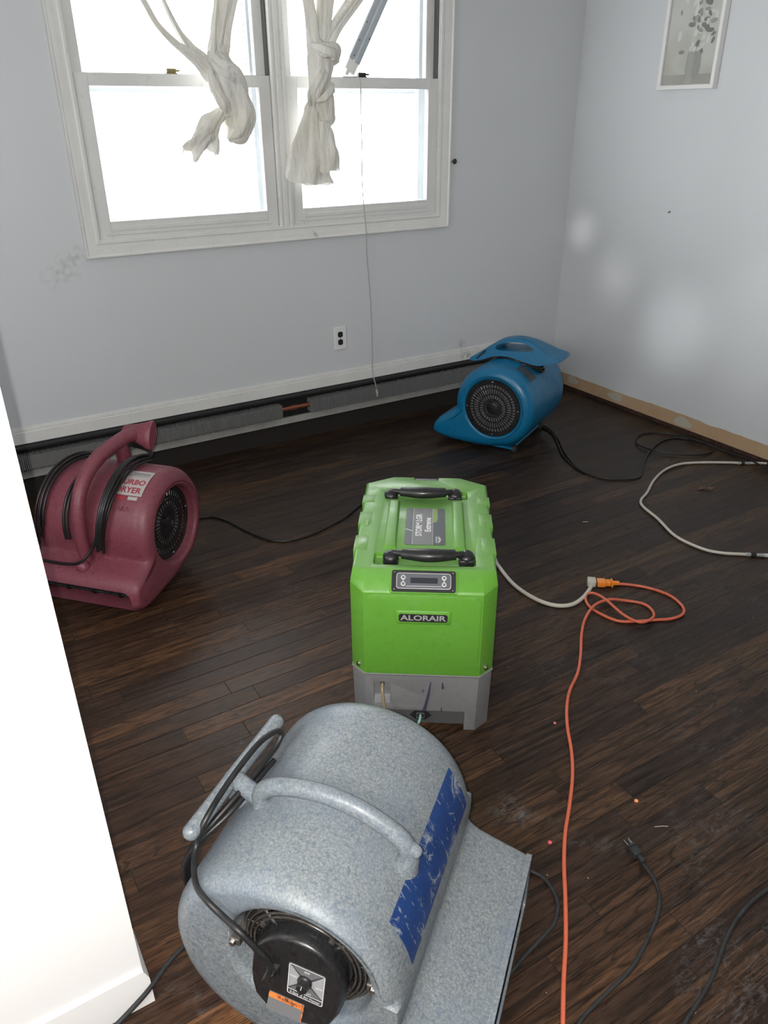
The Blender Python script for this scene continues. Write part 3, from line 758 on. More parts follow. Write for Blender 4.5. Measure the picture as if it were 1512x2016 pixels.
# stepped motor cover: round crown, then a squarish control box tilted a little
TB = TM @ Matrix.Translation((0, 0, .0145 - .0624)) @ Matrix.Rotation(-.10, 4, 'X') @ Matrix.Rotation(math.radians(-5), 4, 'Z')
TS = TM @ Matrix.Rotation(math.radians(-5), 4, 'Z')
bm = bmesh.new()
def outl(k):
    P = []
    for a in range(0, 181, 9): P.append((.078 * math.cos(math.radians(a)), .002 + .076 * math.sin(math.radians(a))))
    P += [(-.079, -.025), (-.076, -.052), (-.066, -.070), (-.045, -.082), (-.015, -.088), (.015, -.088), (.045, -.083), (.068, -.071), (.077, -.052), (.079, -.025)]
    return [(x * k, y * k) for x, y in P]
def facez(y): return .0145 - .10 * y if y > -.050 else .0195 + .42 * (-.050 - y)
rings = []
for k, z in ((1.0, 0.0), (1.0, .45), (.985, .85), (.955, .97), (.915, 1.0)):
    rings.append([bm.verts.new(TS @ Vector((x, y, -.024 + (facez(y) + .024) * z))) for x, y in outl(k)])
for A, B in zip(rings, rings[1:]):
    for i in range(len(A)): bm.faces.new((A[i], A[(i + 1) % len(A)], B[(i + 1) % len(A)], B[i]))
top = rings[-1]; n_ = len(top)
up_ = [v for v, (x, y) in zip(top, outl(.915)) if y > -.048]
bend = [bm.verts.new(TS @ Vector((x, -.050, facez(-.050)))) for x in (-.0700, .0700)]
order = list(zip(top, outl(.915)))
upper = [v for v, p in order if p[1] > -.050]; lower = [v for v, p in order if p[1] <= -.050]
i0 = next(i for i in range(n_) if order[i][1][1] <= -.050)
upper = [order[i % n_][0] for i in range(i0 - n_, i0) if order[i % n_][1][1] > -.050]
st = next(i for i in range(n_) if order[i][1][1] > -.050 and order[i - 1][1][1] <= -.050)
seq = [order[(st + i) % n_] for i in range(n_)]
upper = [v for v, p in seq if p[1] > -.050]; lower = [v for v, p in seq if p[1] <= -.050]
bm.faces.new(upper + [bend[0], bend[1]]); bm.faces.new([bend[0]] + lower + [bend[1]])
bm.faces.new([upper[-1], lower[0], bend[0]]); bm.faces.new([upper[0], bend[1], lower[-1]])
bm.faces.new(rings[0])
cover = obj('motor_cover', bm, M_blackpl, ga, smooth=40)
def onbox(z=.0622, cx=0, cy=0): return lambda x, y, d=0: TB @ Vector((x + cx, y + cy, z + d))
cx, cy, pw, ph = .020, -.012, .064, .072
fb = onbox(.0624, cx, cy)
bm = bmesh.new(); prism(bm, rrect(pw, ph, .004, 4, cx, cy), .0621, .0626, T=TB); panel = obj('speed_panel', bm, M_lbldk, cover)
bm = bmesh.new()
for pts in ([(-.029, -.020), (-.004, .005), (-.029, .032)], [(.029, -.020), (.004, .005), (.029, .032)]):
    prism(bm, [(x + cx, y + cy) for x, y in pts], .0627, .0630, T=TB)
obj('panel_wedge', bm, M_lblgrey, panel)
bm = bmesh.new()
for pts in ([(-.027, .033), (0, .008), (.027, .033)], [(-.027, -.021), (0, .002), (.027, -.021)]):
    prism(bm, [(x + cx, y + cy) for x, y in pts], .0627, .0629, T=TB)
obj('panel_wedge', bm, M_lblmid, panel)
bm = bmesh.new()
po = rrect(pw - .002, ph - .002, .004, 4, cx, cy); pi_ = rrect(pw - .005, ph - .005, .003, 4, cx, cy)
A = [bm.verts.new(TB @ Vector((x, y, .0632))) for x, y in po]; B = [bm.verts.new(TB @ Vector((x, y, .0632))) for x, y in pi_]
for i in range(len(A)): bm.faces.new((A[i], A[(i + 1) % len(A)], B[(i + 1) % len(A)], B[i]))
box(bm, cx - .031, cx + .031, cy - .0240, cy - .0230, .0629, .0632, T=TB)
obj('panel_border', bm, M_whiteprint, panel)
for s_, x_, y_, z_ in (('OFF', 0, .027, .0055), ('HIGH', -.0215, .008, .0055), ('LOW', .0225, .003, .0055), ('MEDIUM', 0, -.0185, .0055), ('3-Speed Air Mover', 0, -.0295, .0068)):
    text_mesh(s_, z_, (lambda x_, y_: (lambda a, b, d: TB @ Vector((cx + x_ + a, cy + y_ + b, .0633 + d))))(x_, y_), M_whiteprint, panel, 'lettering', .0002)
bm = bmesh.new(); TK = TB @ Matrix.Translation((cx - .002, cy + .006, .063))
lathe(bm, [(.0125, 0), (.0125, .003), (.0105, .005), (.0095, .014), (.008, .0155), (0, .016)], 24, TK); box(bm, -.0015, .0015, -.012, .012, .012, .0175, .001, 1, T=TK @ Matrix.Rotation(-.15, 4, 'Z'))
kn = obj('speed_knob', bm, M_blackpl, cover, smooth=35)
bm = bmesh.new(); box(bm, -.0006, .0006, .004, .0115, .0176, .0180, T=TK @ Matrix.Rotation(-.15, 4, 'Z')); obj('knob_mark', bm, M_whiteprint, kn)
bm = bmesh.new(); TG = TB @ Matrix.Translation((-.038, -.010, .062))
lathe(bm, [(.0125, 0), (.0125, .005), (.0105, .006), (.0085, .006), (.0085, .013), (.006, .016), (0, .016)], 8, TG); obj('cord_gland', bm, M_blackpl, cover)
TWp = TS @ Matrix.Translation((-.012, -.050, facez(-.050))) @ Matrix.Rotation(-math.atan(.42), 4, 'X') @ Matrix.Translation((0, .064, -.0498))
bm = bmesh.new(); prism(bm, rrect(.062, .032, .002, 2, .002, -.083), .0502, .0508, T=TWp); wl = obj('warning_label', bm, M_lblmid, cover); wl['label'] = 'worn orange warning label'
bm = bmesh.new(); prism(bm, rrect(.062, .009, .002, 2, .002, -.0725), .0509, .0513, T=TWp); box(bm, .031, .033, -.098, -.070, .0509, .0512, T=TWp); obj('warning_stripe', bm, M_warn, wl)
text_mesh('WARNING', .0075, lambda a, b, d: TWp @ Vector((.004 + a, -.0725 + b, .0514 + d)), M_matt, wl, 'lettering', .0002)
# its cord, from the gland up over the rim and in loops round the T bar
bm = bmesh.new()
tube(bm, [TG @ Vector((0, 0, .012)), TG @ Vector((-.001, .006, .026)), (.010, -.264, .335), (-.014, -.266, .372), (-.040, -.266, .398), (-.076, -.252, .396), (-.106, -.244, .406), (-.136, -.226, .404), (-.160, -.196, .404), (-.174, -.165, .412), (-.166, -.142, .450), (-.160, -.072, .470), (-.148, .010, .484), (-.134, .052, .484), (-.128, .068, .468), (-.132, .045, .452), (-.140, -.01, .442), (-.156, -.08, .430), (-.180, -.13, .402), (-.207, -.150, .35), (-.222, -.140, .29), (-.228, -.11, .20), (-.228, -.06, .10), (-.222, .0, .012)], .0052, 10, 6)
obj('power_cord', bm, M_cord, ga, smooth=60)
bm = bmesh.new()
tube(bm, [(-.222, -.08, .16), (-.226, -.11, .25), (-.214, -.140, .335), (-.192, -.135, .39), (-.160, -.085, .425), (-.146, -.02, .436), (-.134, .045, .446), (-.130, .066, .458)], .0052, 10, 6)
tube(bm, [(-.228, -.10, .14), (-.231, -.135, .24), (-.212, -.158, .34), (-.186, -.145, .39), (-.152, -.095, .42), (-.138, -.03, .43), (-.126, .03, .438)], .0052, 10, 6)
obj('wound_cord', bm, M_cord, ga, smooth=60)

# ---------------------------------------------------------------- RED air mover, left
rR, rZ, rW = 0.200, 0.219, 0.448
ra = thing('air_mover', 'dusty maroon air mover with black cord wound round its handle, beside the doorway wall', 'air mover', (-2.858, -0.850, 0), math.radians(222.4))
out = snail_outline(rR, rZ, .300, .128, .004, (.205, .165), a0=-14, a1=250)
snail_body('housing', out, rW, .055, (.0, rZ, .137), (1,), .085, [M_red, M_matt], ra, (.16, .50, -rW / 2 + .024, rW / 2 - .024, .016, .104, .030), re_tip=.022)
radial_grille(ra, 0, rZ, rW / 2 - .042, .134, 1, hub=.022, n1=30, n2=44, mid=.6)
bm = bmesh.new()   # black louvre rods inside the outlet
for (z, x) in ((.098, .286), (.084, .280)): tube(bm, [(x, -rW / 2 + .03, z), (x, rW / 2 - .03, z)], .0045, 8, 0)
for y in (-.15, -.05, .05, .15):
    tube(bm, [(.290, y, .102), (.288, y, .086), (.276, y, .074), (.25, y, .068)], .0045, 8, 3)
obj('outlet_guard', bm, M_blackpl, ra, smooth=50)
bm = bmesh.new(); box(bm, .17, .19, -rW / 2 + .025, rW / 2 - .025, .045, .10); obj('fan_shroud', bm, M_lblgrey, ra)
for y in (-.09, .045):
    bm = bmesh.new(); lathe(bm, [(0, .003), (.003, .002), (.005, 0), (0, 0)], 12, Matrix.Translation((.262, y, .140))); obj('screw', bm, M_dkmetal, ra)
bm = bmesh.new()   # long handle hugging the drum and rising to a T grip
hp = [(.218, -.005, .150), (.222, -.005, .20), (.224, -.005, .26), (.214, -.005, .340), (.182, -.005, .405), (.130, -.005, .448), (.060, -.005, .474), (-.02, .0, .486), (-.09, .010, .492), (-.130, .025, .490)]
tube(bm, hp, .023, 16, 6, rfun=lambda t: .021 + .006 * t)
tube(bm, [(-.055, .0, .485), (-.066, .0, .45), (-.075, .0, .385)], .026, 12, 4)
tube(bm, [(.232, -.005, .175), (.246, -.005, .150), (.238, .02, .140)], .024, 12, 4, rfun=round_end(.024, .06))
obj('carry_handle', bm, M_red, ra, smooth=60)
bm = bmesh.new()   # flared T grip
rings = []
for i in range(13):
    t = i / 12; y = -.030 + .120 * t; q = .022 + .032 * t ** 1.5; tz = .024 + .008 * t
    if i in (0, 12): q *= .9; tz *= .8
    rings.append([bm.verts.new((-.138 + .006 * t + math.cos(a) * tz - math.sin(a) * q * .35, y, .492 - .004 * t + math.sin(a) * q)) for a in [2 * PI * k / 16 for k in range(16)]])
for A, B in zip(rings, rings[1:]):
    for k in range(16): bm.faces.new((A[k], A[(k + 1) % 16], B[(k + 1) % 16], B[k]))
bm.faces.new(rings[0]); bm.faces.new(rings[-1])
obj('t_grip', bm, M_red, ra, smooth=50)
# cord loops wound between front hook and T grip
def loop_on_drum(bm, y0, y1, a0, a1, lift, r=.0048, n=14, R=rR, zc=rZ):
    pts = []
    for i in range(n + 1):
        t = i / n; a = math.radians(a0 + (a1 - a0) * t); q = R + lift * (1 + .6 * math.sin(PI * t)); y = y0 + (y1 - y0) * t + .012 * math.sin(PI * t) * (1 if y0 > 0 else -1)
        pts.append((q * math.cos(a), y, zc + q * math.sin(a)))
    tube(bm, pts, r, 8, 3)
bm = bmesh.new()
for k in range(4): loop_on_drum(bm, .060 + .004 * k, .105 - .009 * k, -8 + 5 * k, 112 - 3 * k, .010 + .0065 * (k % 2) + .002 * k)
for k in range(3): loop_on_drum(bm, .050 + .010 * k, .070 + .012 * k, -4 + 3 * k, 116 - 2 * k, .024 + .003 * k)
for k in range(4): loop_on_drum(bm, -.165 - .008 * k, -.120 - .008 * k, 12 - 6 * k, 100 + 4 * k, .010 + .006 * (k % 2))
for k in range(2): loop_on_drum(bm, -.065 - .012 * k, -.050 - .005 * k, 2, 86, .009 + .003 * k)
for k in range(3):   # turns over the top behind the handle
    tube(bm, [(-.075 + .004 * k, .095 - .006 * k, .425 + .004 * k), (-.115, .085, .428 + .006 * k), (-.130 - .006 * k, .0, .44 + .005 * k), (-.115, -.09, .432), (-.060 + .005 * k, -.135, .425)], .0048, 8, 5)
obj('wound_cord', bm, M_cord, ra, smooth=60)
bm = bmesh.new()
tube(bm, [(.10, .085, .405), (.165, .075, .355), (.212, .06, .28), (.235, .035, .215), (.262, .0, .175), (.255, -.07, .155), (.248, -.16, .150), (.25, -.235, .152), (.262, -.27, .12), (.29, -.31, .03), (.32, -.36, .007), (.34, -.44, .007)], .0055, 10, 6)
obj('power_cord', bm, M_cord, ra, smooth=60)
# labels
lab = drum_patch('label', rR, rZ, math.radians(84), math.radians(52), .070, .182, M_lblw, ra)
drum_patch('label', rR, rZ, math.radians(51), math.radians(47.5), .075, .125, M_lblred, ra); drum_patch('label', rR, rZ, math.radians(51), math.radians(47.5), .135, .170, M_lblw, ra)
def rmap(ac, yc):
    f0 = drum_map(rR, rZ, math.radians(ac), yc, .0018)
    return lambda x, y, d: f0(-y, x, d)
for k in range(7): drum_patch('worn_print', rR, rZ, math.radians(80.5), math.radians(78), .112 + .009 * k, .118 + .009 * k, M_lblmid, lab, lift=.0017, th=.0003, nu=2)
drum_patch('print_rule', rR, rZ, math.radians(76.6), math.radians(76.0), .080, .176, M_lblmid, lab, lift=.0017, th=.0003, nu=2)
text_mesh('TURBO', .030, rmap(67, .124), M_lblred, lab, 'lettering', .0003, bold=.0008, xs=1.05)
text_mesh('DRYER', .030, rmap(57.5, .124), M_lblred, lab, 'lettering', .0003, bold=.0008, xs=1.05)
text_mesh('SAHARA', .024, rmap(38, .105), M_red, ra, 'embossed_lettering', .0012)

# ---------------------------------------------------------------- BLUE air mover, by the corner
bR, bZ, bW = 0.205, 0.226, 0.49
ba = thing('air_mover', 'glossy blue air mover with round black grille and top carrying handle, near the room corner', 'air mover', (-0.815, -0.570, 0), math.radians(118))
out = snail_outline(bR, bZ, .330, .105, .022, (.200, .190), a0=-4, a1=250, back_bottom=.006)
snail_body('housing', out, bW, .050, (.0, bZ, .142), (1,), .050, [M_blue, M_matt], ba, (.22, .50, -bW / 2 + .026, bW / 2 - .026, .036, .088, .018), re_tip=.030)
radial_grille(ba, 0, bZ, bW / 2 - .008, .142, 1, hub=.030, n1=30, n2=48, mid=.50, rim=.84)
# handle deck: arched block with a finger slot
P = [(.208, .392), (.214, .408), (.170, .430), (.125, .468), (.080, .500), (.02, .524), (-.05, .530), (-.11, .516), (-.165, .494), (-.205, .472), (-.262, .462), (-.266, .446), (-.21, .432), (-.16, .414), (-.11, .420), (.0, .438), (.08, .436), (.15, .402)]
P = resample(chaikin(P, 2), 90)
bm = bmesh.new(); rings = []
for t in (-1, -.9, -.6, 0, .6, .9, 1):
    row = []
    for p in P:
        hw = .078 - .75 * max(0, p.y - .470); hw = max(hw, .030)
        k_ = math.sqrt(max(0, 1 - abs(t) ** 6)); cxz = Vector((-.01, .47)); q = p + (cxz - p).normalized() * (.006 * (1 - k_))
        row.append(bm.verts.new((q.x, t * hw, q.y)))
    rings.append(row)
for A, B in zip(rings, rings[1:]):
    for k in range(len(A)): bm.faces.new((A[k], A[(k + 1) % len(A)], B[(k + 1) % len(A)], B[k]))
bm.faces.new(rings[0]); bm.faces.new(rings[-1])
hd = obj('carry_handle', bm, M_blue, ba)
k = bmesh.new(); prism(k, chaikin([(.078, .474), (.060, .494), (.01, .507), (-.05, .512), (-.095, .503), (-.130, .486), (-.09, .476), (.05, .466)], 2), -.2, .2, T=Matrix(((1, 0, 0, 0), (0, 0, 1, 0), (0, 1, 0, 0), (0, 0, 0, 1))))
bmesh.ops.recalc_face_normals(k, faces=k.faces); cut(hd, k)
hd.data.polygons.foreach_set('use_smooth', [True] * len(hd.data.polygons)); hd.data.set_sharp_from_angle(angle=math.radians(35))
bm = bmesh.new(); prism(bm, [(.170, .414), (.163, .410), (.120, .452), (.126, .459)], -.0795, -.060, T=Matrix(((1, 0, 0, 0), (0, 0, -1, 0), (0, 1, 0, 0), (0, 0, 0, 1)))); obj('cord_slot', bm, M_matt, hd)
bm = bmesh.new(); box(bm, -.045, .045, -.03, .03, .400, .445, .01, 2); obj('handle_post', bm, M_blue, ba, smooth=40)
bm = bmesh.new()   # cord wrapped under the deck
for k in range(5):
    rx, ry, z = .128 + .006 * (k % 3), .072 + .005 * (k % 2), .410 + .005 * k
    tube(bm, [(-.02 + rx * math.cos(a), ry * math.sin(a), z - .10 * max(0, abs(math.cos(a)) - .55) + .002 * math.sin(3 * a + k)) for a in [2 * PI * j / 28 for j in range(28)]], .0048, 8, 1, closed=True)
obj('wound_cord', bm, M_cord, ba, smooth=60)
lb = drum_patch('label', bR, bZ, math.radians(139), math.radians(112), .088, .165, M_lbldk, ba)
for i in range(8): drum_patch('label_line', bR, bZ, math.radians(136 - 2.6 * i), math.radians(135.3 - 2.6 * i), .096, .155 if i % 3 else .135, M_lblmid, lb, lift=.0018, th=.0003, nu=2)
for (x, y) in ((-.10, -.20), (-.10, .17), (.10, -.20), (.10, .17)):
    bm = bmesh.new(); lathe(bm, [(0, 0), (.018, 0), (.018, .012), (.012, .026), (0, .026)], 14, Matrix.Translation((x, y, 0))); obj('rubber_foot', bm, M_matt, ba, smooth=40)
bm = bmesh.new(); box(bm, -.10, .10, -.215, .19, .008, .020, .004, 1); obj('base_rail', bm, M_blue, ba)

# ================================================================== DEHUMIDIFIER
dW, dL, dZ, dB = .373, .608, .483, .186
dh = thing('dehumidifier', 'lime green portable dehumidifier on a grey base with two black handles, middle of the floor', 'dehumidifier', (-2.2404, -1.8794, 0), -.6103)
def octo(w, l, cf, cb, dy=0):
    return [(w / 2 - cf, -l / 2 + dy), (w / 2, -l / 2 + cf + dy), (w / 2, l / 2 - cb * .62 + dy), (w / 2 - cb, l / 2 + dy), (-w / 2 + cb, l / 2 + dy), (-w / 2, l / 2 - cb * .62 + dy), (-w / 2, -l / 2 + cf + dy), (-w / 2 + cf, -l / 2 + dy)]
def loft(bm, rings, mi=0, capb=True, capt=True):
    V = [[bm.verts.new(p) for p in r] for r in rings]
    for A, B in zip(V, V[1:]):
        for i in range(len(A)): bm.faces.new((A[i], A[(i + 1) % len(A)], B[(i + 1) % len(A)], B[i])).material_index = mi
    if capb: bm.faces.new(V[0][::-1]).material_index = mi
    if capt: bm.faces.new(V[-1]).material_index = mi
    return V
cf, cb = .036, .078
# green shell: upright octagon whose front top edge is a broad slope
bm = bmesh.new()
def R3(poly, z, zf=None):
    return [(x, y, z) for x, y in poly]
o0 = octo(dW, dL, cf, cb)
def inset(p, d): 
    cx_, cy_ = 0, 0; return [(x * (1 - 2 * d / dW), y * (1 - 2 * d / dL)) for x, y in p]
top_z = dZ
levels = [(0, dB), (0, dZ - .030), ]
V = []
ringz = [[(x, y, dB) for x, y in o0]]
ringz.append([(x, y, (dZ - .042 if y < -dL / 2 + .001 else dZ - .034) if y < 0 else dZ - .014) for x, y in o0])
ringz.append([(x * .996, y + (.004 if y < 0 else -.001), (dZ - .036 if y < -dL / 2 + .001 else dZ - .027) if y < 0 else dZ - .006) for x, y in o0])
topo = octo(dW - .010, dL, cf, cb)
tr = []
for i, (x, y) in enumerate(topo):
    tr.append((x * .985, -.259, dZ - .003) if i in (0, 7) else (x, -.249, dZ - .003) if i in (1, 6) else (x, y - .003, dZ - .002))
ringz.append(tr)
ringz.append([(x * .975, y + (.006 if y < 0 else -.006), dZ) for x, y, z in tr])
loft(bm, ringz)
bmesh.ops.recalc_face_normals(bm, faces=bm.faces)
shell = obj('shell', bm, [M_green, M_green], dh)
# channels in the top: ribs' moat and the two handle wells
def cutbox(o, *a, bev=.004):
    k = bmesh.new(); box(k, *a, bev, 2); bmesh.ops.recalc_face_normals(k, faces=k.faces); cut(o, k)
cutbox(shell, -.130, .132, -.236, -.176, dZ - .016, dZ + .03, bev=.008)
cutbox(shell, -.122, .124, .142, .196, dZ - .018, dZ + .03, bev=.008)
cutbox(shell, -.038, .038, dL / 2 - .026, dL / 2 + .05, dZ - .03, dZ + .03, bev=.001)
def soften(o, w):
    md = o.modifiers.new('b', 'BEVEL'); md.width = w; md.segments = 2; md.limit_method = 'ANGLE'; md.angle_limit = math.radians(25); md.use_clamp_overlap = True; baked(o)
soften(shell, .0028)
shell.data.polygons.foreach_set('use_smooth', [True] * len(shell.data.polygons)); shell.data.set_sharp_from_angle(angle=math.radians(28))
bm = bmesh.new(); box(bm, -.037, .037, dL / 2 - .025, dL / 2 - .001, dZ - .031, dZ - .006, .001, 1); obj('rear_latch', bm, M_lbldk, dh)
for s in (-1, 1):
    bm = bmesh.new()
    V = [[(s * .092 + x * k_, -.018 + y * k2, z) for x, y in ((-.014, -.142), (.014, -.142), (.014, .142), (-.014, .142))] for k_, k2, z in ((1.25, 1.0, dZ - .004), (1.2, .995, dZ + .001), (.85, .93, dZ + .009), (.75, .92, dZ + .0095))]; loft(bm, V)
    obj('top_rib', bm, M_green, dh, smooth=40)
    for (y0, y1) in ((.10, .16), (-.045, -.11), (-.185, -.12)):
        bm = bmesh.new(); a, b = sorted((y0, y1)); box(bm, s * (dW / 2 - .034), s * (dW / 2 + .0015), a, b, dZ - .045, dZ + .0005 - .002, .003, 2)
    # side battens give the sides their stepped outline
    for (a, b) in ((.115, .165), (-.02, .055), (-.165, -.085)):
        bm = bmesh.new(); x0, x1 = sorted((s * (dW / 2 - .036), s * (dW / 2 + .0014))); box(bm, x0, x1, a, b, dZ - .034, dZ + .0002, .0015, 2); obj('side_batten', bm, M_green, dh, smooth=40)
    bm = bmesh.new(); x0, x1 = sorted((s * .158, s * .168)); box(bm, x0, x1, -.032, .006, dZ - .004, dZ + .0015, .001, 1); obj('latch_tab', bm, M_green, dh)
# front pad and name plate
fy = -dL / 2
TF = Matrix(((1, 0, 0, 0), (0, 0, -1, fy), (0, 1, 0, 0), (0, 0, 0, 1)))    # x, up, outwards
bm = bmesh.new(); V = []
for d, k_ in ((-.001, 0), (.003, .001), (.0045, .0025)):
    V.append([TF @ Vector((x, y, d)) for x, y in rrect(.142 - 2 * k_, .042 - 2 * k_, .007, 4, .001, .372)])
loft(bm, V); pad = obj('badge_pad', bm, M_green, dh, smooth=50)
bm = bmesh.new(); cc_ = .004
prism(bm, [(-.061 + cc_, .3605), (.062 - cc_, .3605), (.062, .3605 + cc_), (.062, .3835 - cc_), (.062 - cc_, .3835), (-.061 + cc_, .3835), (-.061, .3835 - cc_), (-.061, .3605 + cc_)], .0046, .0056, T=TF)
badge = obj('name_badge', bm, M_matt, pad); badge['label'] = 'black name badge'
text_mesh('ALORAIR', .0215, lambda x, y, d: TF @ Vector((x + .0005, .372 + y, .0057 + d)), M_silver, badge, 'lettering', .0003, bold=.0005, xs=1.28)
# raised field of the front face with rounded shoulders
bm = bmesh.new()
pts = [(-.146, dB + .004), (.146, dB + .004), (.146, .418), (.140, .430), (.126, .4365), (-.126, .4365), (-.140, .430), (-.146, .418)]
V = []
for d, k_ in ((-.001, 1.0), (.0015, .995), (.0022, .985)): V.append([TF @ Vector((x * k_, (y - .31) * k_ + .31, d)) for x, y in pts])
loft(bm, V); obj('front_field', bm, M_green, dh, smooth=40)
# control panel on the slope
p0 = Vector((0, -.303, dZ - .040)); p1 = Vector((0, -.258, dZ - .003)); up = (p1 - p0).normalized(); nn = Vector((1, 0, 0)).cross(up)
mid = (p0 + p1) / 2 + nn * .001
TPn = Matrix((( 1, up.x, nn.x, mid.x), (0, up.y, nn.y, mid.y), (0, up.z, nn.z, mid.z), (0, 0, 0, 1)))
bm = bmesh.new(); prism(bm, rrect(.170, .062, .006, 4), -.006, .003, T=TPn); prim = obj('panel_rim', bm, M_green, dh, smooth=40)
bm = bmesh.new(); prism(bm, rrect(.160, .056, .006, 4), .003, .0065, T=TPn); cp = obj('control_panel', bm, M_matt, dh); cp['label'] = 'black control panel with small display'
bm = bmesh.new(); prism(bm, rrect(.136, .041, .007, 4), .0066, .0070, T=TPn); obj('panel_border', bm, M_whiteprint, cp)
bm = bmesh.new(); prism(bm, rrect(.1335, .0385, .006, 4), .0071, .0074, T=TPn); obj('panel_face', bm, M_panelgrey, cp)
bm = bmesh.new(); prism(bm, rrect(.068, .0145, .001, 2, .001, .001), .0075, .0079, T=TPn); obj('display', bm, M_lcd, cp)
bm = bmesh.new(); box(bm, -.045, .045, -.0145, -.0135, .0075, .0078, T=TPn)
for s in (-1, 1): box(bm, s * .051 - .001, s * .051 + .001, -.004, .004, .0075, .0078, T=TPn)
obj('panel_line', bm, M_whiteprint, cp)
for sx in (-1, 1):
    for sy in (-1, 1):
        TT = TPn @ Matrix.Translation((sx * .051, sy * .0085, .0075)); bm = bmesh.new(); lathe(bm, [(.0058, 0), (.0058, .0008), (.0050, .0012), (0, .0012)], 20, TT); bt = obj('button', bm, M_whiteprint, cp)
        bm = bmesh.new(); lathe(bm, [(.0040, 0), (.0036, .0016), (0, .0016)], 16, TT); obj('button_cap', bm, M_lblmid, bt)
        bm = bmesh.new(); lathe(bm, [(0, .0008), (.0014, .0006), (.002, 0), (0, 0)], 10, TPn @ Matrix.Translation((sx * .073, sy * .0225, .0066))); obj('screw', bm, M_steel, cp)
# top label plate
TL = Matrix(((0, -1, 0, 0), (1, 0, 0, -.026), (0, 0, 1, dZ + .0004), (0, 0, 0, 1)))   # text x -> +y, text y -> -x
bm = bmesh.new(); prism(bm, rrect(.212, .110, .008, 4), 0, .0010, T=TL); lp = obj('top_label', bm, M_lbldk, dh); lp['label'] = 'grey label plate with white lettering'
bm = bmesh.new(); prism(bm, rrect(.212, .056, .0005, 1, 0, .0065), .0011, .0013, T=TL); obj('label_band_edge', bm, M_silver, lp)
bm = bmesh.new(); prism(bm, rrect(.2118, .0535, .0005, 1, 0, .0065), .00135, .0015, T=TL); obj('label_band', bm, M_lblmid, lp)
bm = bmesh.new(); prism(bm, [(.020, -.0215), (.104, -.0215), (.104, -.0345), (.036, -.0345), (.020, -.030)], .0011, .0014, T=TL); obj('label_field', bm, M_green2, lp)
bm = bmesh.new(); prism(bm, [(-.032, .0345), (-.028, .0345), (-.018, .054), (-.023, .054)], .0011, .0014, T=TL); obj('label_slash', bm, M_silver, lp)
text_mesh('STORM LGR', .0235, lambda x, y, d: TL @ Vector((x + .004, y + .0165, .0016 + d)), M_whiteprint, lp, 'lettering', .0003, bold=.0006, xs=1.02)
text_mesh('Extreme', .0235, lambda x, y, d: TL @ Vector((x + .006, y - .0085, .0016 + d)), M_whiteprint, lp, 'lettering', .0003, bold=.0006, xs=1.02)
text_mesh('ALORAIR', .0075, lambda x, y, d: TL @ Vector((x - .078, y - .0315, .0013 + d)), M_whiteprint, lp, 'lettering', .0003, xs=1.1)
bm = bmesh.new()
for s in (-1, 1):
    for i in range(4): prism(bm, [(-.078 + s * .002, -.037 - .0018 * i), (-.078 + s * (.020 - .004 * i), -.0362 - .0018 * i), (-.078 + s * (.018 - .004 * i), -.0375 - .0018 * i), (-.078 + s * .002, -.0385 - .0018 * i)], .0012, .0015, T=TL)
obj('wing_mark', bm, M_whiteprint, lp)
# handles
def dh_handle(yc, x0, x1, flip):
    h = bmesh.new()
    ln = x1 - x0
    def P_(t, dz=0, dy=0): return (x0 + ln * t, yc + .006 - .026 * math.sin(PI * t) + dy, dZ + .012 + .006 * math.sin(PI * t) + dz)
    tube(h, [P_(t) for t in (.20, .3, .4, .5, .6, .7, .80)], .0125, 14, 4, rfun=lambda t: .0180 - .0020 * math.cos(2 * PI * t), flat=.85)
    for i in range(4):
        for c_ in (.36, .64): tube(h, [P_(c_ + .018 * (i - 1.5), .006, -.012), P_(c_ + .018 * (i - 1.5), -.004, -.014)], .002, 6, 0)
    tube(h, [P_(.10), P_(.2), P_(.5), P_(.8), P_(.9)], .0085, 10, 4)
    for t, sgn in ((.06, -1), (.94, 1)):
        c_ = P_(t); lathe(h, [(0, -.014), (.017, -.014), (.0205, -.010), (.0205, .006), (.016, .013), (.006, .016), (0, .016)], 20, Matrix.Translation((c_[0], yc + .004 * sgn, dZ + .0)) @ Matrix.Rotation(.35, 4, 'X'))
        box(h, -.020, .020, -.017, .010, -.016, .002, .004, 2, T=Matrix.Translation((c_[0], yc, dZ)))
    return obj('carry_handle', h, M_blackpl, dh, smooth=45)
dh_handle(-.196, -.100, .122, 1); dh_handle(.170, -.118, .100, -1)
# grey base with cut-away foot, drain recess and inlet
bm = bmesh.new()
ob_ = octo(dW - .001, dL - .001, cf, cb)
loft(bm, [[(x, y, 0) for x, y in octo(dW - .008, dL - .008, cf, cb)], [(x, y, dB - .004) for x, y in ob_], [(x, y, dB) for x, y in octo(dW + .004, dL + .004, cf, cb)], [(x, y, dB + .003) for x, y in octo(dW + .003, dL + .003, cf, cb)]])
base = obj('base', bm, M_base, dh)
cutbox(base, -.118, .117, -dL, -dL / 2 + .05, -.05, .0635, bev=.001)
cutbox(base, -.150, .150, -.25, .29, -.02, .012, bev=.001)
k = bmesh.new(); prism(k, rrect(.044, .075, .006, 4, -.105, .1215), -.012, .02, T=TF); bmesh.ops.recalc_face_normals(k, faces=k.faces); cut(base, k)
soften(base, .002)
base.data.set_sharp_from_angle(angle=math.radians(28))
obj('inlet_plate', bx(-.117, .1165, -dL / 2 + .008, -dL / 2 + .012, .017, .066), M_dull, dh)
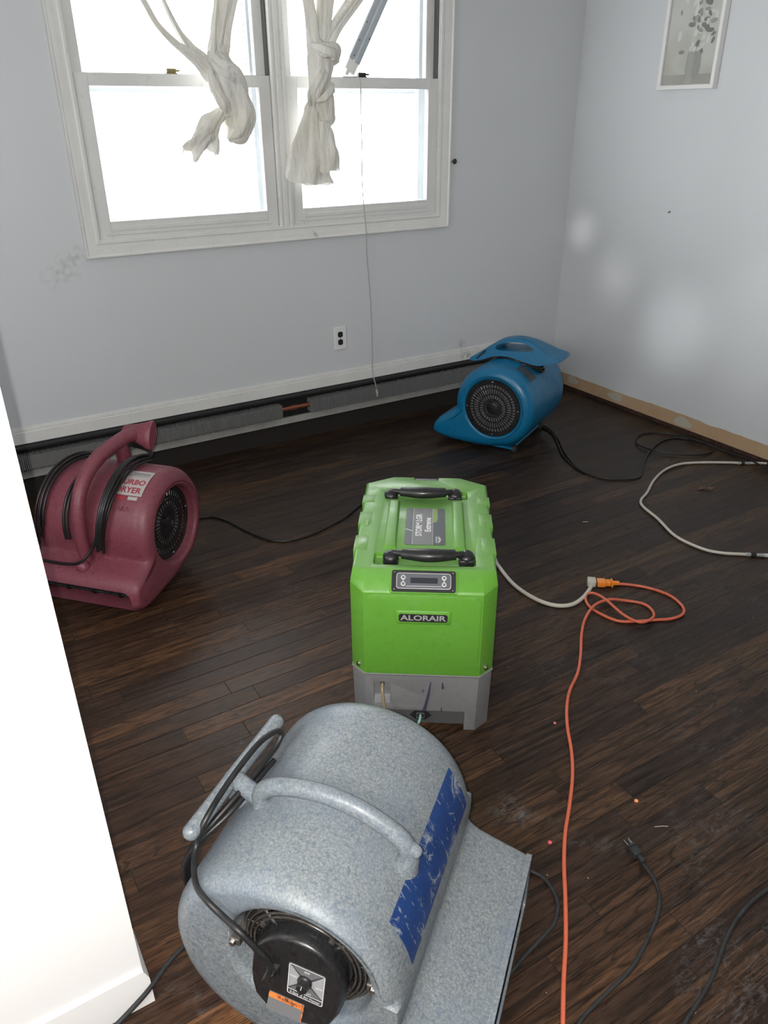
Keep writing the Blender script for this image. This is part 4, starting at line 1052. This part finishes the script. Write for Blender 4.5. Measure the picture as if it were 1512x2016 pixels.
# drain recess ramp
bm = bmesh.new(); prism(bm, [(-.1265, .086), (-.0835, .086), (-.0835, .110), (-.1265, .110)], -.0115, -.003, T=TF); obj('drain_ramp', bm, M_lblgrey, dh)
bm = bmesh.new(); lathe(bm, [(0, .001), (.006, .001), (.006, 0), (0, 0)], 14, TF @ Matrix.Translation((-.105, .146, -.0115))); obj('drain_hole', bm, M_matt, dh)
bm = bmesh.new(); tube(bm, [(-.105, fy + .012, .146), (-.104, fy - .006, .132), (-.099, fy - .016, .095), (-.092, fy - .022, .050), (-.090, fy - .040, .008), (-.080, fy - .10, .006), (-.05, fy - .18, .006)], .0042, 8, 6); obj('drain_tube', bm, M_tube, dh, smooth=60)
bm = bmesh.new(); e_ = fy + .008
TI = TF @ Matrix.Translation((-.0015, .045, -.008))
prism(bm, [(-.029, 0), (-.014, -.0145), (.014, -.0145), (.029, 0), (.014, .0145), (-.014, .0145)], 0, .003, T=TI); il = obj('power_inlet', bm, M_matt, dh)
bm = bmesh.new()
po = rrect(.022, .017, .002, 2); pi_ = rrect(.0195, .0145, .002, 2)
V = [[TI @ Vector((x, y, z)) for x, y in p] for p, z in ((po, .003), (po, .0055), (pi_, .0055), (pi_, .003))]; loft(bm, V, capb=False, capt=False); obj('inlet_collar', bm, M_lblmid, il)
bm = bmesh.new(); tube(bm, [TI @ Vector(p) for p in ((0, 0, .002), (-.001, -.004, .014), (-.008, -.016, .026), (-.022, -.030, .040), (-.04, -.0385, .06), (-.06, -.0395, .10))], .0038, 8, 6); obj('inlet_cord', bm, new_mat('green_white_wire', (0.22, 0.42, 0.36), 0.5), il, smooth=60)
for s in (-1, 1):
    bm = bmesh.new(); c_ = Vector((s * (dW / 2 - cf / 2), fy + cf / 2, dB + .018)); rot = Matrix.Rotation(s * PI / 4, 4, 'Z') @ Matrix.Rotation(PI / 2, 4, 'X')
    lathe(bm, [(.008, 0), (.008, .001), (.0055, .0012), (.005, .004), (0, .0048)], 16, Matrix.Translation(c_) @ rot); obj('screw', bm, M_steel, dh, smooth=40)
bm = bmesh.new()
for pts in ([(.023, .165), (.0255, .165), (.022, .120), (.016, .085), (.013, .066), (.022, .0645), (-.012, .0645), (.004, .068), (.008, .085), (.015, .12)], [(.0535, .163), (.057, .163), (.060, .146), (.057, .140), (.053, .143)], [(.0535, .078), (.056, .080), (.057, .065), (.053, .065)], [(.004, .136), (.007, .141), (.004, .129), (.001, .131)]):
    prism(bm, pts, .0001, .0004, T=TF)
obj('ink_stain', bm, M_purple, base)

# ================================================================== CORDS AND HOSES ON THE FLOOR
def cord(name, pts, z, r, mat, label, cat, n=8, smooth=4, zs=None):
    bm = bmesh.new(); tube(bm, [(p[0], p[1], (p[2] if len(p) > 2 else z)) for p in pts], r, n, smooth)
    return tag(obj(name, bm, mat, smooth=60), label, cat)
def plug_body(bm, T, L=.034, w=.024, h=.020, bev=.005):
    box(bm, 0, L, -w / 2, w / 2, -h / 2, h / 2, bev, 3, T=T)
def at2(p, q, z, roll=0):
    d = Vector((q[0] - p[0], q[1] - p[1], 0)).normalized(); s = Vector((0, 0, 1)).cross(d)
    return Matrix(((d.x, s.x, 0, p[0]), (d.y, s.y, 0, p[1]), (0, 0, 1, z), (0, 0, 0, 1)))
# cream appliance cord ending in a flat plug
ct = thing('power_cord', 'thick cream power cord curving from behind the dehumidifier to the orange extension plug', 'power cord', (-1.60, -1.75, 0))
off = Vector((1.60, 1.75, 0))
CR = [(-1.85, -1.40), (-1.75, -1.43), (-1.664, -1.488), (-1.693, -1.567), (-1.73, -1.701), (-1.729, -1.809), (-1.70, -1.879), (-1.646, -1.909), (-1.574, -1.895), (-1.50, -1.858)]
bm = bmesh.new(); tube(bm, [Vector((x, y, .0075)) + off for x, y in CR] + [Vector((-1.492, -1.851, .016)) + off], .0070, 10, 5); obj('cord', bm, M_cream, ct, smooth=60)
T_ = at2((-1.500 + 1.60, -1.840 + 1.75), (-1.469 + 1.60, -1.868 + 1.75), .014)
bm = bmesh.new(); box(bm, -.004, .026, -.016, .016, -.013, .013, .004, 3, T=T_); pl = obj('plug', bm, M_plugw, ct, smooth=40)
bm = bmesh.new()
for s in (-1, 1): box(bm, .026, .036, s * .0063 - .0008, s * .0063 + .0008, -.003, .003, T=T_)
obj('prong', bm, M_steel, pl)
# orange extension cord
OR = [(-1.418, -1.893), (-1.38, -1.924), (-1.337, -1.979), (-1.315, -2.05), (-1.334, -2.119), (-1.373, -2.147), (-1.425, -2.143), (-1.472, -2.12), (-1.536, -2.09), (-1.583, -2.057), (-1.602, -1.99), (-1.596, -1.935), (-1.566, -1.895, .008), (-1.538, -1.900, .012), (-1.533, -1.951, .015), (-1.549, -2.047, .014), (-1.54, -2.105, .014), (-1.509, -2.12, .016), (-1.465, -2.107, .013), (-1.436, -2.066, .008), (-1.436, -2.026), (-1.471, -1.986), (-1.52, -1.962, .014), (-1.591, -1.961, .015), (-1.665, -1.993), (-1.739, -2.052), (-1.817, -2.128), (-1.886, -2.186), (-1.959, -2.23), (-2.015, -2.277), (-2.071, -2.338), (-2.128, -2.414), (-2.188, -2.48), (-2.263, -2.547), (-2.323, -2.597), (-2.383, -2.657), (-2.442, -2.724), (-2.505, -2.792), (-2.567, -2.852), (-2.633, -2.92), (-2.70, -2.99), (-2.80, -3.12)]
et = thing('extension_cord', 'long orange extension cord looping from its plug down the floor past the grey blower', 'extension cord', (-1.9, -2.3, 0))
off = Vector((1.9, 2.3, 0))
bm = bmesh.new(); tube(bm, [Vector((p[0], p[1], p[2] if len(p) > 2 else .0055)) + off for p in OR], .0048, 10, 4); obj('cord', bm, M_orange, et, smooth=60)
T_ = at2((-1.480 + 1.9, -1.858 + 2.3), (-1.426 + 1.9, -1.895 + 2.3), .013)
bm = bmesh.new(); box(bm, .003, .034, -.015, .015, -.0115, .0115, .004, 3, T=T_); box(bm, .034, .052, -.011, .011, -.010, .010, .004, 3, T=T_); box(bm, .052, .058, -.014, .014, -.011, .011, .002, 2, T=T_); box(bm, .056, .082, -.0065, .0065, -.0065, .0065, .003, 2, T=T_)
cn = obj('connector', bm, M_orplug, et, smooth=40); cn['label'] = 'bright orange socket end'
bm = bmesh.new(); box(bm, .006, .030, -.0012, .0012, .0112, .0122, T=T_); obj('rib_mark', bm, M_plugw, cn)
# white drain hose on the right with two barbed couplings
ho = thing('drain_hose', 'thin off-white drain hose curving on the floor at the right with black couplings', 'hose', (-0.6, -1.6, 0))
off = Vector((.6, 1.6, 0))
WH = [(-0.015, -1.52), (-0.049, -1.492), (-0.080, -1.475)]
WH2 = [(-.125, -1.443), (-.167, -1.411), (-.269, -1.346), (-.365, -1.306), (-.479, -1.312), (-.612, -1.362), (-.743, -1.437), (-.824, -1.475), (-.866, -1.524), (-.901, -1.634), (-.958, -1.772), (-.953, -1.889), (-.917, -1.953), (-.845, -2.012)]
WH3 = [(-.795, -2.052), (-.749, -2.092), (-.70, -2.135)]
for W_, r in ((WH, .0058), (WH2, .0058), (WH3, .0075)):
    bm = bmesh.new(); tube(bm, [Vector((x, y, .0075)) + off for x, y in W_], r, 10, 5); obj('hose', bm, M_cream, ho, smooth=60)
for p, q in (((-.127, -1.445), (-.080, -1.476)), ((-.848, -2.010), (-.795, -2.052))):
    T_ = at2((p[0] + .6, p[1] + 1.6), (q[0] + .6, q[1] + 1.6), .0078); L = (Vector(q) - Vector(p)).length
    bm = bmesh.new(); RX = T_ @ Matrix.Rotation(PI / 2, 4, 'Y')
    lathe(bm, [(.0075, 0), (.0075, L * .22), (.006, L * .22), (.006, L * .9), (.0075, L * .9), (.0075, L)], 12, RX); cpl = obj('coupling', bm, M_lblgrey, ho, smooth=40)
    bm = bmesh.new(); lathe(bm, [(.0074, L * .26), (.0082, L * .30), (.0082, L * .50), (.0074, L * .54)], 12, RX); obj('coupling_ring', bm, M_matt, cpl, smooth=40)
# black cord of the blue blower
BC = [(-.60, -.47), (-.59, -.52), (-.603, -.665), (-.686, -.804), (-.774, -.942), (-.819, -1.094), (-.801, -1.207), (-.729, -1.279), (-.658, -1.304), (-.59, -1.273), (-.492, -1.195), (-.359, -1.115), (-.221, -1.059), (-.116, -1.060), (-.066, -1.115), (-.035, -1.182), (-.055, -1.238), (-.115, -1.285, .006), (-.216, -1.274, .009), (-.294, -1.217, .010), (-.348, -1.137, .013), (-.354, -1.039, .009), (-.299, -.969), (-.222, -.933), (-.143, -.958), (-.085, -1.034, .008), (-.068, -1.179, .013), (-.052, -1.325), (-.060, -1.45, .016), (-.075, -1.54, .012), (-.075, -1.66), (-.09, -1.80)]
cord('power_cord', BC, .0055, .0045, M_cord, 'black cord running from the blue blower and looped along the right wall', 'power cord')
cord('power_cord', [(-.60, -.40), (-.57, -.50), (-.575, -.62), (-.640, -.76), (-.730, -.90), (-.800, -1.05), (-.815, -1.15)], .0055, .0045, M_cord, 'second black strand lying close against the cord that leaves the blue blower', 'power cord')
RC = [(-2.60, -.66), (-2.555, -.63), (-2.504, -.609), (-2.455, -.629), (-2.416, -.702), (-2.38, -.833), (-2.336, -.935), (-2.29, -.978), (-2.208, -.991), (-2.103, -.967), (-1.986, -.925), (-1.856, -.849), (-1.75, -.83), (-1.66, -.88)]
cord('power_cord', RC, .0055, .0048, M_cord, 'black cord across the floor between the maroon blower and the dehumidifier', 'power cord')
# loose dusty cord with three prong plug
lc = thing('power_cord', 'dusty black cord ending in a three-prong plug lying free on the floor', 'power cord', (-2.3, -2.8, 0))
off = Vector((2.3, 2.8, 0))
PC = [(-2.231, -2.740), (-2.239, -2.776), (-2.251, -2.805), (-2.275, -2.834), (-2.32, -2.861), (-2.376, -2.884), (-2.442, -2.905), (-2.505, -2.912), (-2.558, -2.918), (-2.599, -2.926), (-2.68, -2.955), (-2.78, -3.02)]
bm = bmesh.new(); tube(bm, [Vector((x, y, .0055)) + off for x, y in PC], .0042, 10, 5); obj('cord', bm, M_dcord, lc, smooth=60)
T_ = at2((-2.233 + 2.3, -2.746 + 2.8), (-2.226 + 2.3, -2.700 + 2.8), .0125)
bm = bmesh.new(); box(bm, -.006, .014, -.0055, .0055, -.0055, .0055, .003, 2, T=T_); box(bm, .012, .036, -.011, .011, -.010, .010, .004, 3, T=T_); box(bm, .034, .040, -.0125, .0125, -.0115, .0115, .003, 2, T=T_)
pg = obj('plug', bm, M_dcord, lc, smooth=40)
for (y, z) in ((-.0063, .003), (.0063, .003)):
    bm = bmesh.new(); box(bm, .040, .057, y - .0008, y + .0008, z - .003, z + .003, T=T_); obj('prong', bm, M_steel, pg)
bm = bmesh.new(); tube(bm, [T_ @ Vector((.040, 0, -.006)), T_ @ Vector((.060, 0, -.006))], .0024, 8, 0); obj('prong', bm, M_steel, pg)
cord('power_cord', [(-1.85, -2.92), (-1.961, -2.933), (-2.052, -2.936), (-2.109, -2.937), (-2.171, -2.946), (-2.228, -2.963), (-2.277, -2.983), (-2.324, -3.001), (-2.388, -3.018), (-2.438, -3.03), (-2.52, -3.06), (-2.62, -3.11)], .0055, .0042, M_dcord, 'dusty black cord crossing the floor at the bottom right edge', 'power cord')
cord('power_cord', [(-3.06, -2.38, .02), (-3.12, -2.405, .045), (-3.173, -2.428, .052), (-3.214, -2.447, .054), (-3.259, -2.478, .055), (-3.302, -2.498, .053), (-3.352, -2.518, .050), (-3.40, -2.54, .040), (-3.5, -2.59, .010)], .0055, .0048, M_dcord, 'black cord running from under the grey blower past the foot of the doorway wall', 'power cord')
cord('power_cord', [(-2.53, -2.60), (-2.475, -2.608), (-2.459, -2.633), (-2.447, -2.66), (-2.451, -2.697), (-2.468, -2.729), (-2.504, -2.754), (-2.547, -2.764), (-2.60, -2.775), (-2.66, -2.79)], .0055, .0046, M_dcord, 'loop of black cord sticking out from under the grey blower outlet', 'power cord')

# hanging cord from the sash
hc = thing('hanging_cord', 'thin grey-white cord hanging from the right window sash down to the heater', 'cord', (-1.35, -.03, 1.65))
HC = [(-1.362, .028, 1.654), (-1.356, -.006, 1.654), (-1.353, -.018, 1.63), (-1.351, -.018, 1.596), (-1.352, -.018, 1.473), (-1.350, -.018, 1.347), (-1.353, -.018, 1.26), (-1.350, -.022, 1.131), (-1.345, -.034, 1.011), (-1.344, -.036, .893), (-1.331, -.033, .745), (-1.323, -.033, .618), (-1.320, -.035, .434), (-1.321, -.037, .30), (-1.315, -.068, .205)]
bm = bmesh.new(); tube(bm, [(x + 1.35, y + .03, z - 1.65) for x, y, z in HC], .0024, 8, 4); obj('cord', bm, new_mat('grey_white_cord', (0.40, 0.39, 0.37), 0.5), hc, smooth=60)
bm = bmesh.new(); tube(bm, [(.035, -.038, -1.447), (.036, -.040, -1.470)], .006, 10, 0); tube(bm, [(.036, -.040, -1.468), (.0365, -.041, -1.486)], .0035, 8, 0); obj('cord_end', bm, M_plugw, hc, smooth=40)

# fallen blind head rail leaning in the right window
br = thing('blind_rail', 'pale metal blind headrail leaning aslant in the right window', 'blind rail', (-1.392, .018, 1.676))
a_, b_ = Vector((0, 0, 0)), Vector((.208, .0, .345)); d_ = (b_ - a_).normalized(); s_ = Vector((0, 1, 0)).cross(d_)
TR = Matrix(((s_.x, 0, d_.x, 0), (s_.y, 1, d_.y, 0), (s_.z, 0, d_.z, 0), (0, 0, 0, 1)))
M_rail = m_paint('rail_enamel', (0.40, 0.44, 0.48), 0.35, 0.25, 0.03, 30, 0.3)
bm = bmesh.new(); prism(bm, [(-.030, -.012), (-.026, -.015), (.0, -.012), (.004, -.018), (.026, -.018), (.030, -.014), (.030, .012), (-.030, .012)], .045, .62, T=TR); obj('rail', bm, M_rail, br)
bm = bmesh.new(); prism(bm, rrect(.056, .026, .004, 3), .0, .052, T=TR); box(bm, -.012, .006, -.004, .008, -.016, .002, .002, 1, T=TR); obj('end_cap', bm, M_white, br)
for (x, z) in ((-.018, .13), (.022, .16), (-.020, .21), (-.012, .065)):
    bm = bmesh.new(); lathe(bm, [(0, .001), (.0028, .001), (.0028, 0), (0, 0)], 8, TR @ Matrix.Translation((x, -.0145 if x < 0 else -.018, z)) @ Matrix.Rotation(PI / 2, 4, 'X')); obj('hole', bm, M_matt, br)
bm = bmesh.new(); box(bm, -.035, .035, -.008, .008, 0, .003, .001, 1, T=Matrix.Translation((-1.385, .020, 1.6525))); tag(obj('mounting_clip', bm, M_dkmetal), 'flat dark clip lying on the meeting rail under the leaning headrail', 'clip')

# ================================================================== KNOTTED CURTAINS
def strand(bm, pts, radii, pleats=7, depth=.28, twist=.6, n=56, smooth=7, flat=.6, seed=0, caps=False, hem=0.0):
    """pleated cloth tube along pts; radii per control point; n around"""
    rnd = random.Random(seed); path = catmull(pts, smooth); F = frames(path, up=(0, 1, 0)); m_ = len(path); rings = []
    ph = rnd.uniform(0, 6)
    for i, p in enumerate(path):
        t = i / (m_ - 1); s = t * (len(radii) - 1); k = min(int(s), len(radii) - 2); u_ = s - k; u_ = u_ * u_ * (3 - 2 * u_); r = radii[k] * (1 - u_) + radii[k + 1] * u_
        row = []
        for j in range(n):
            a = 2 * PI * j / n
            w_ = 1 + depth * math.sin(pleats * a + ph + twist * t * 6) + depth * .45 * math.sin((pleats * 2 + 1) * a - 3 * t + ph * 2) + .10 * math.sin(3 * a + 9 * t + seed)
            q = p + F[i][1] * (math.cos(a) * r * w_) + F[i][0] * (math.sin(a) * r * w_ * flat)
            if hem and t > .8: q = q + F[i][2] * (hem * (t - .8) / .2 * (math.sin(2 * a + seed) + .5 * math.sin(5 * a + 1)))
            row.append(bm.verts.new(q))
        rings.append(row)
    for A, B in zip(rings, rings[1:]):
        for j in range(n): bm.faces.new((A[j], A[(j + 1) % n], B[(j + 1) % n], B[j]))
    if caps:
        for R_ in (rings[0], rings[-1]):
            c_ = bm.verts.new(sum((v.co for v in R_), Vector()) / n)
            for j in range(n): bm.faces.new((R_[j], R_[(j + 1) % n], c_))
def cloth_part(name, parts, parent):
    bm = bmesh.new()
    for a in parts: strand(bm, **a)
    return obj(name, bm, M_cloth, parent, smooth=80)
cl = thing('curtain', 'ivory sheer curtain knotted short in front of the left window', 'curtain', (0, 0, 0))
Y = -.075
cloth_part('hanging_folds', [
    dict(pts=[(-2.70, Y, 2.33), (-2.52, Y, 2.12), (-2.375, Y, 1.975), (-2.311, Y, 1.886), (-2.269, Y, 1.812), (-2.208, Y, 1.752), (-2.133, Y, 1.703), (-2.07, Y, 1.65)], radii=[.05, .03, .011, .010, .010, .012, .018, .026], pleats=3, seed=1, flat=.9),
    dict(pts=[(-2.42, Y, 2.33), (-2.32, Y, 2.12), (-2.246, Y + .01, 1.968), (-2.228, Y + .01, 1.89), (-2.188, Y + .01, 1.800), (-2.149, Y + .01, 1.742), (-2.10, Y, 1.69), (-2.06, Y, 1.64)], radii=[.05, .03, .008, .007, .009, .014, .022, .026], pleats=3, seed=2, flat=.8),
    dict(pts=[(-1.80, Y, 2.33), (-1.88, Y, 2.12), (-1.935, Y, 1.98), (-1.968, Y, 1.90), (-1.998, Y, 1.81), (-2.020, Y, 1.73), (-2.035, Y, 1.66)], radii=[.07, .05, .026, .024, .020, .024, .034], pleats=4, seed=3, flat=.7),
    dict(pts=[(-2.03, Y, 2.33), (-2.02, Y, 2.12), (-2.006, Y + .015, 1.98), (-2.012, Y + .015, 1.90), (-2.032, Y + .01, 1.80), (-2.045, Y, 1.72), (-2.05, Y, 1.65)], radii=[.07, .04, .013, .012, .018, .030, .036], pleats=4, seed=4, flat=.8)], cl)
cloth_part('knot', [
    dict(pts=[(-2.065, Y, 1.735), (-2.035, Y - .01, 1.685), (-2.010, Y - .015, 1.63), (-1.985, Y - .01, 1.565), (-1.970, Y, 1.50), (-1.990, Y, 1.44), (-2.025, Y, 1.412)], radii=[.020, .050, .060, .058, .070, .056, .012], pleats=5, depth=.10, twist=1.2, seed=5, caps=True, flat=.75),
    dict(pts=[(-2.090, Y - .03, 1.665), (-2.075, Y - .045, 1.60), (-2.050, Y - .05, 1.55), (-2.035, Y - .04, 1.515)], radii=[.012, .022, .022, .016], pleats=3, depth=.18, seed=6, caps=True),
    dict(pts=[(-2.075, Y - .01, 1.70), (-2.045, Y - .05, 1.672), (-1.995, Y - .055, 1.655), (-1.955, Y - .03, 1.60), (-1.955, Y, 1.55)], radii=[.014, .024, .028, .024, .014], pleats=3, depth=.18, seed=7, caps=True)], cl)
cloth_part('tail', [
    dict(pts=[(-2.030, Y, 1.53), (-2.065, Y - .01, 1.50), (-2.100, Y - .01, 1.465), (-2.120, Y, 1.42), (-2.132, Y, 1.37)], radii=[.014, .026, .040, .050, .054], pleats=4, depth=.13, seed=8, hem=.010, flat=.6),
    dict(pts=[(-2.085, Y - .01, 1.455), (-2.130, Y - .02, 1.43), (-2.165, Y - .02, 1.40), (-2.200, Y - .01, 1.36)], radii=[.022, .032, .034, .036], pleats=4, depth=.2, seed=9, hem=.012, flat=.5)], cl)
cr = thing('curtain', 'ivory sheer curtain tied in a long knot over the mullion and right window', 'curtain', (0, 0, 0))
cloth_part('hanging_folds', [
    dict(pts=[(-1.70, Y, 2.33), (-1.66, Y, 2.12), (-1.640, Y, 2.00), (-1.620, Y, 1.90), (-1.610, Y, 1.82), (-1.598, Y, 1.74)], radii=[.06, .034, .024, .022, .024, .030], pleats=3, depth=.2, seed=11, flat=.8),
    dict(pts=[(-1.51, Y, 2.33), (-1.52, Y, 2.12), (-1.530, Y + .01, 2.00), (-1.545, Y + .01, 1.90), (-1.560, Y, 1.82), (-1.575, Y, 1.74)], radii=[.06, .04, .038, .036, .034, .034], pleats=4, depth=.16, seed=12, flat=.6),
    dict(pts=[(-1.00, Y, 2.33), (-1.20, Y, 2.15), (-1.330, Y, 2.02), (-1.412, Y, 1.925), (-1.495, Y, 1.840), (-1.55, Y, 1.77)], radii=[.06, .05, .032, .027, .026, .030], pleats=4, depth=.16, seed=13, flat=.7)], cr)
cloth_part('knot', [
    dict(pts=[(-1.600, Y, 1.80), (-1.590, Y, 1.76), (-1.585, Y - .01, 1.70), (-1.590, Y - .01, 1.63), (-1.575, Y, 1.56), (-1.560, Y, 1.49), (-1.565, Y, 1.45)], radii=[.020, .045, .052, .046, .054, .038, .012], pleats=4, depth=.10, twist=1.3, seed=14, caps=True, flat=.8),
    dict(pts=[(-1.625, Y - .01, 1.765), (-1.585, Y - .055, 1.745), (-1.54, Y - .05, 1.735), (-1.515, Y - .02, 1.700)], radii=[.014, .028, .030, .016], pleats=3, depth=.18, seed=15, caps=True),
    dict(pts=[(-1.555, Y - .02, 1.69), (-1.60, Y - .05, 1.64), (-1.635, Y - .04, 1.585), (-1.628, Y - .01, 1.54)], radii=[.014, .026, .028, .018], pleats=3, depth=.18, seed=16, caps=True),
    dict(pts=[(-1.640, Y - .02, 1.56), (-1.60, Y - .05, 1.565), (-1.56, Y - .05, 1.60), (-1.535, Y - .02, 1.62)], radii=[.012, .018, .018, .012], pleats=2, depth=.15, seed=17, caps=True)], cr)
cloth_part('tail', [
    dict(pts=[(-1.615, Y, 1.56), (-1.628, Y, 1.51), (-1.640, Y, 1.44), (-1.650, Y, 1.36), (-1.662, Y, 1.29), (-1.672, Y, 1.235)], radii=[.024, .040, .062, .086, .102, .110], pleats=5, depth=.11, twist=.4, seed=18, hem=.010, flat=.42, n=80),
    dict(pts=[(-1.590, Y - .03, 1.48), (-1.582, Y - .035, 1.42), (-1.575, Y - .04, 1.35), (-1.572, Y - .035, 1.28)], radii=[.022, .034, .044, .044], pleats=4, depth=.13, seed=19, hem=.006, flat=.5)], cr)
for nm, t_ in (('l', cl), ('r', cr)):
    pass
rodt = thing('curtain_rod', 'plain rod above both windows holding the knotted curtains', 'rod', (-1.75, -.075, 2.335))
bm = bmesh.new(); tube(bm, [(-1.05, 0, 0), (1.0, 0, 0)], .009, 12, 0); obj('rod', bm, M_white, rodt, smooth=50)
for x in (-1.02, .97):
    bm = bmesh.new(); box(bm, x - .008, x + .008, -.012, .075, -.012, .012, .003, 1); obj('rod_bracket', bm, M_white, rodt)

# ================================================================== LITTER ON THE FLOOR
def dot(x, y, r, mat, label):
    bm = bmesh.new(); lathe(bm, [(0, 0), (r, 0), (r, .0022), (r * .7, .003), (0, .003)], 12, Matrix.Translation((x, y, 0))); tag(obj('paper_dot', bm, mat, smooth=50), label, 'dot')
dot(-2.105, -2.615, .0048, new_mat('orange_dot', (0.9, 0.30, 0.12), .6), 'tiny orange dot on the boards, right of the orange cord')
dot(-2.368, -2.595, .0046, new_mat('pink_dot', (0.75, 0.12, 0.16), .6), 'tiny pink dot on the boards just left of the orange cord, by the grey outlet')
dot(-2.087, -2.306, .0040, new_mat('rose_dot', (0.60, 0.16, 0.14), .6), 'tiny dull red dot left of the orange cord, level with the dehumidifier foot')
bm = bmesh.new(); random.seed(3)
M_leaf = new_mat('dead_leaf', (0.10, 0.055, 0.032), 0.75)
pts = [(-.030, -.018, .004), (-.018, -.004, .012), (-.006, -.010, .006), (.004, .002, .014), (.016, -.004, .006), (.030, .010, .016), (.020, .012, .008), (.006, .010, .012), (-.006, .006, .004), (-.020, .010, .010)]
v0 = bm.verts.new((0, 0, .008)); vs = [bm.verts.new(p) for p in pts]; v1 = bm.verts.new((0, 0, .0065)); ws = [bm.verts.new((p[0], p[1], p[2] - .0012)) for p in pts]
for i in range(len(pts)):
    j = (i + 1) % len(pts); bm.faces.new((v0, vs[i], vs[j])); bm.faces.new((v1, ws[j], ws[i])); bm.faces.new((vs[i], ws[i], ws[j], vs[j]))
lf = obj('dead_leaf', bm, M_leaf, loc=(-.485, -1.548, -.002)); lf.rotation_euler = (0, 0, -.9); lf.scale = (1.3, 1.3, 1.3); tag(lf, 'curled brown scrap of dead leaf inside the bend of the white hose', 'leaf')
M_stick = new_mat('pale_splinter', (0.45, 0.40, 0.33), 0.7)
def splinter(x, y, a, L, r, label):
    bm = bmesh.new(); tube(bm, [(-L / 2, 0, r), (0, .001, r * 1.4), (L / 2, 0, r)], r, 6, 2); o = obj('splinter', bm, M_stick, loc=(x, y, 0)); o.rotation_euler = (0, 0, a); tag(o, label, 'splinter')
splinter(-1.165, -1.486, -.55, .022, .0013, 'short pale splinter on the dark boards between dehumidifier and white hose')
splinter(-2.114, -2.70, -.50, .032, .0008, 'long thin pale sliver on the floor just above the three-prong plug')
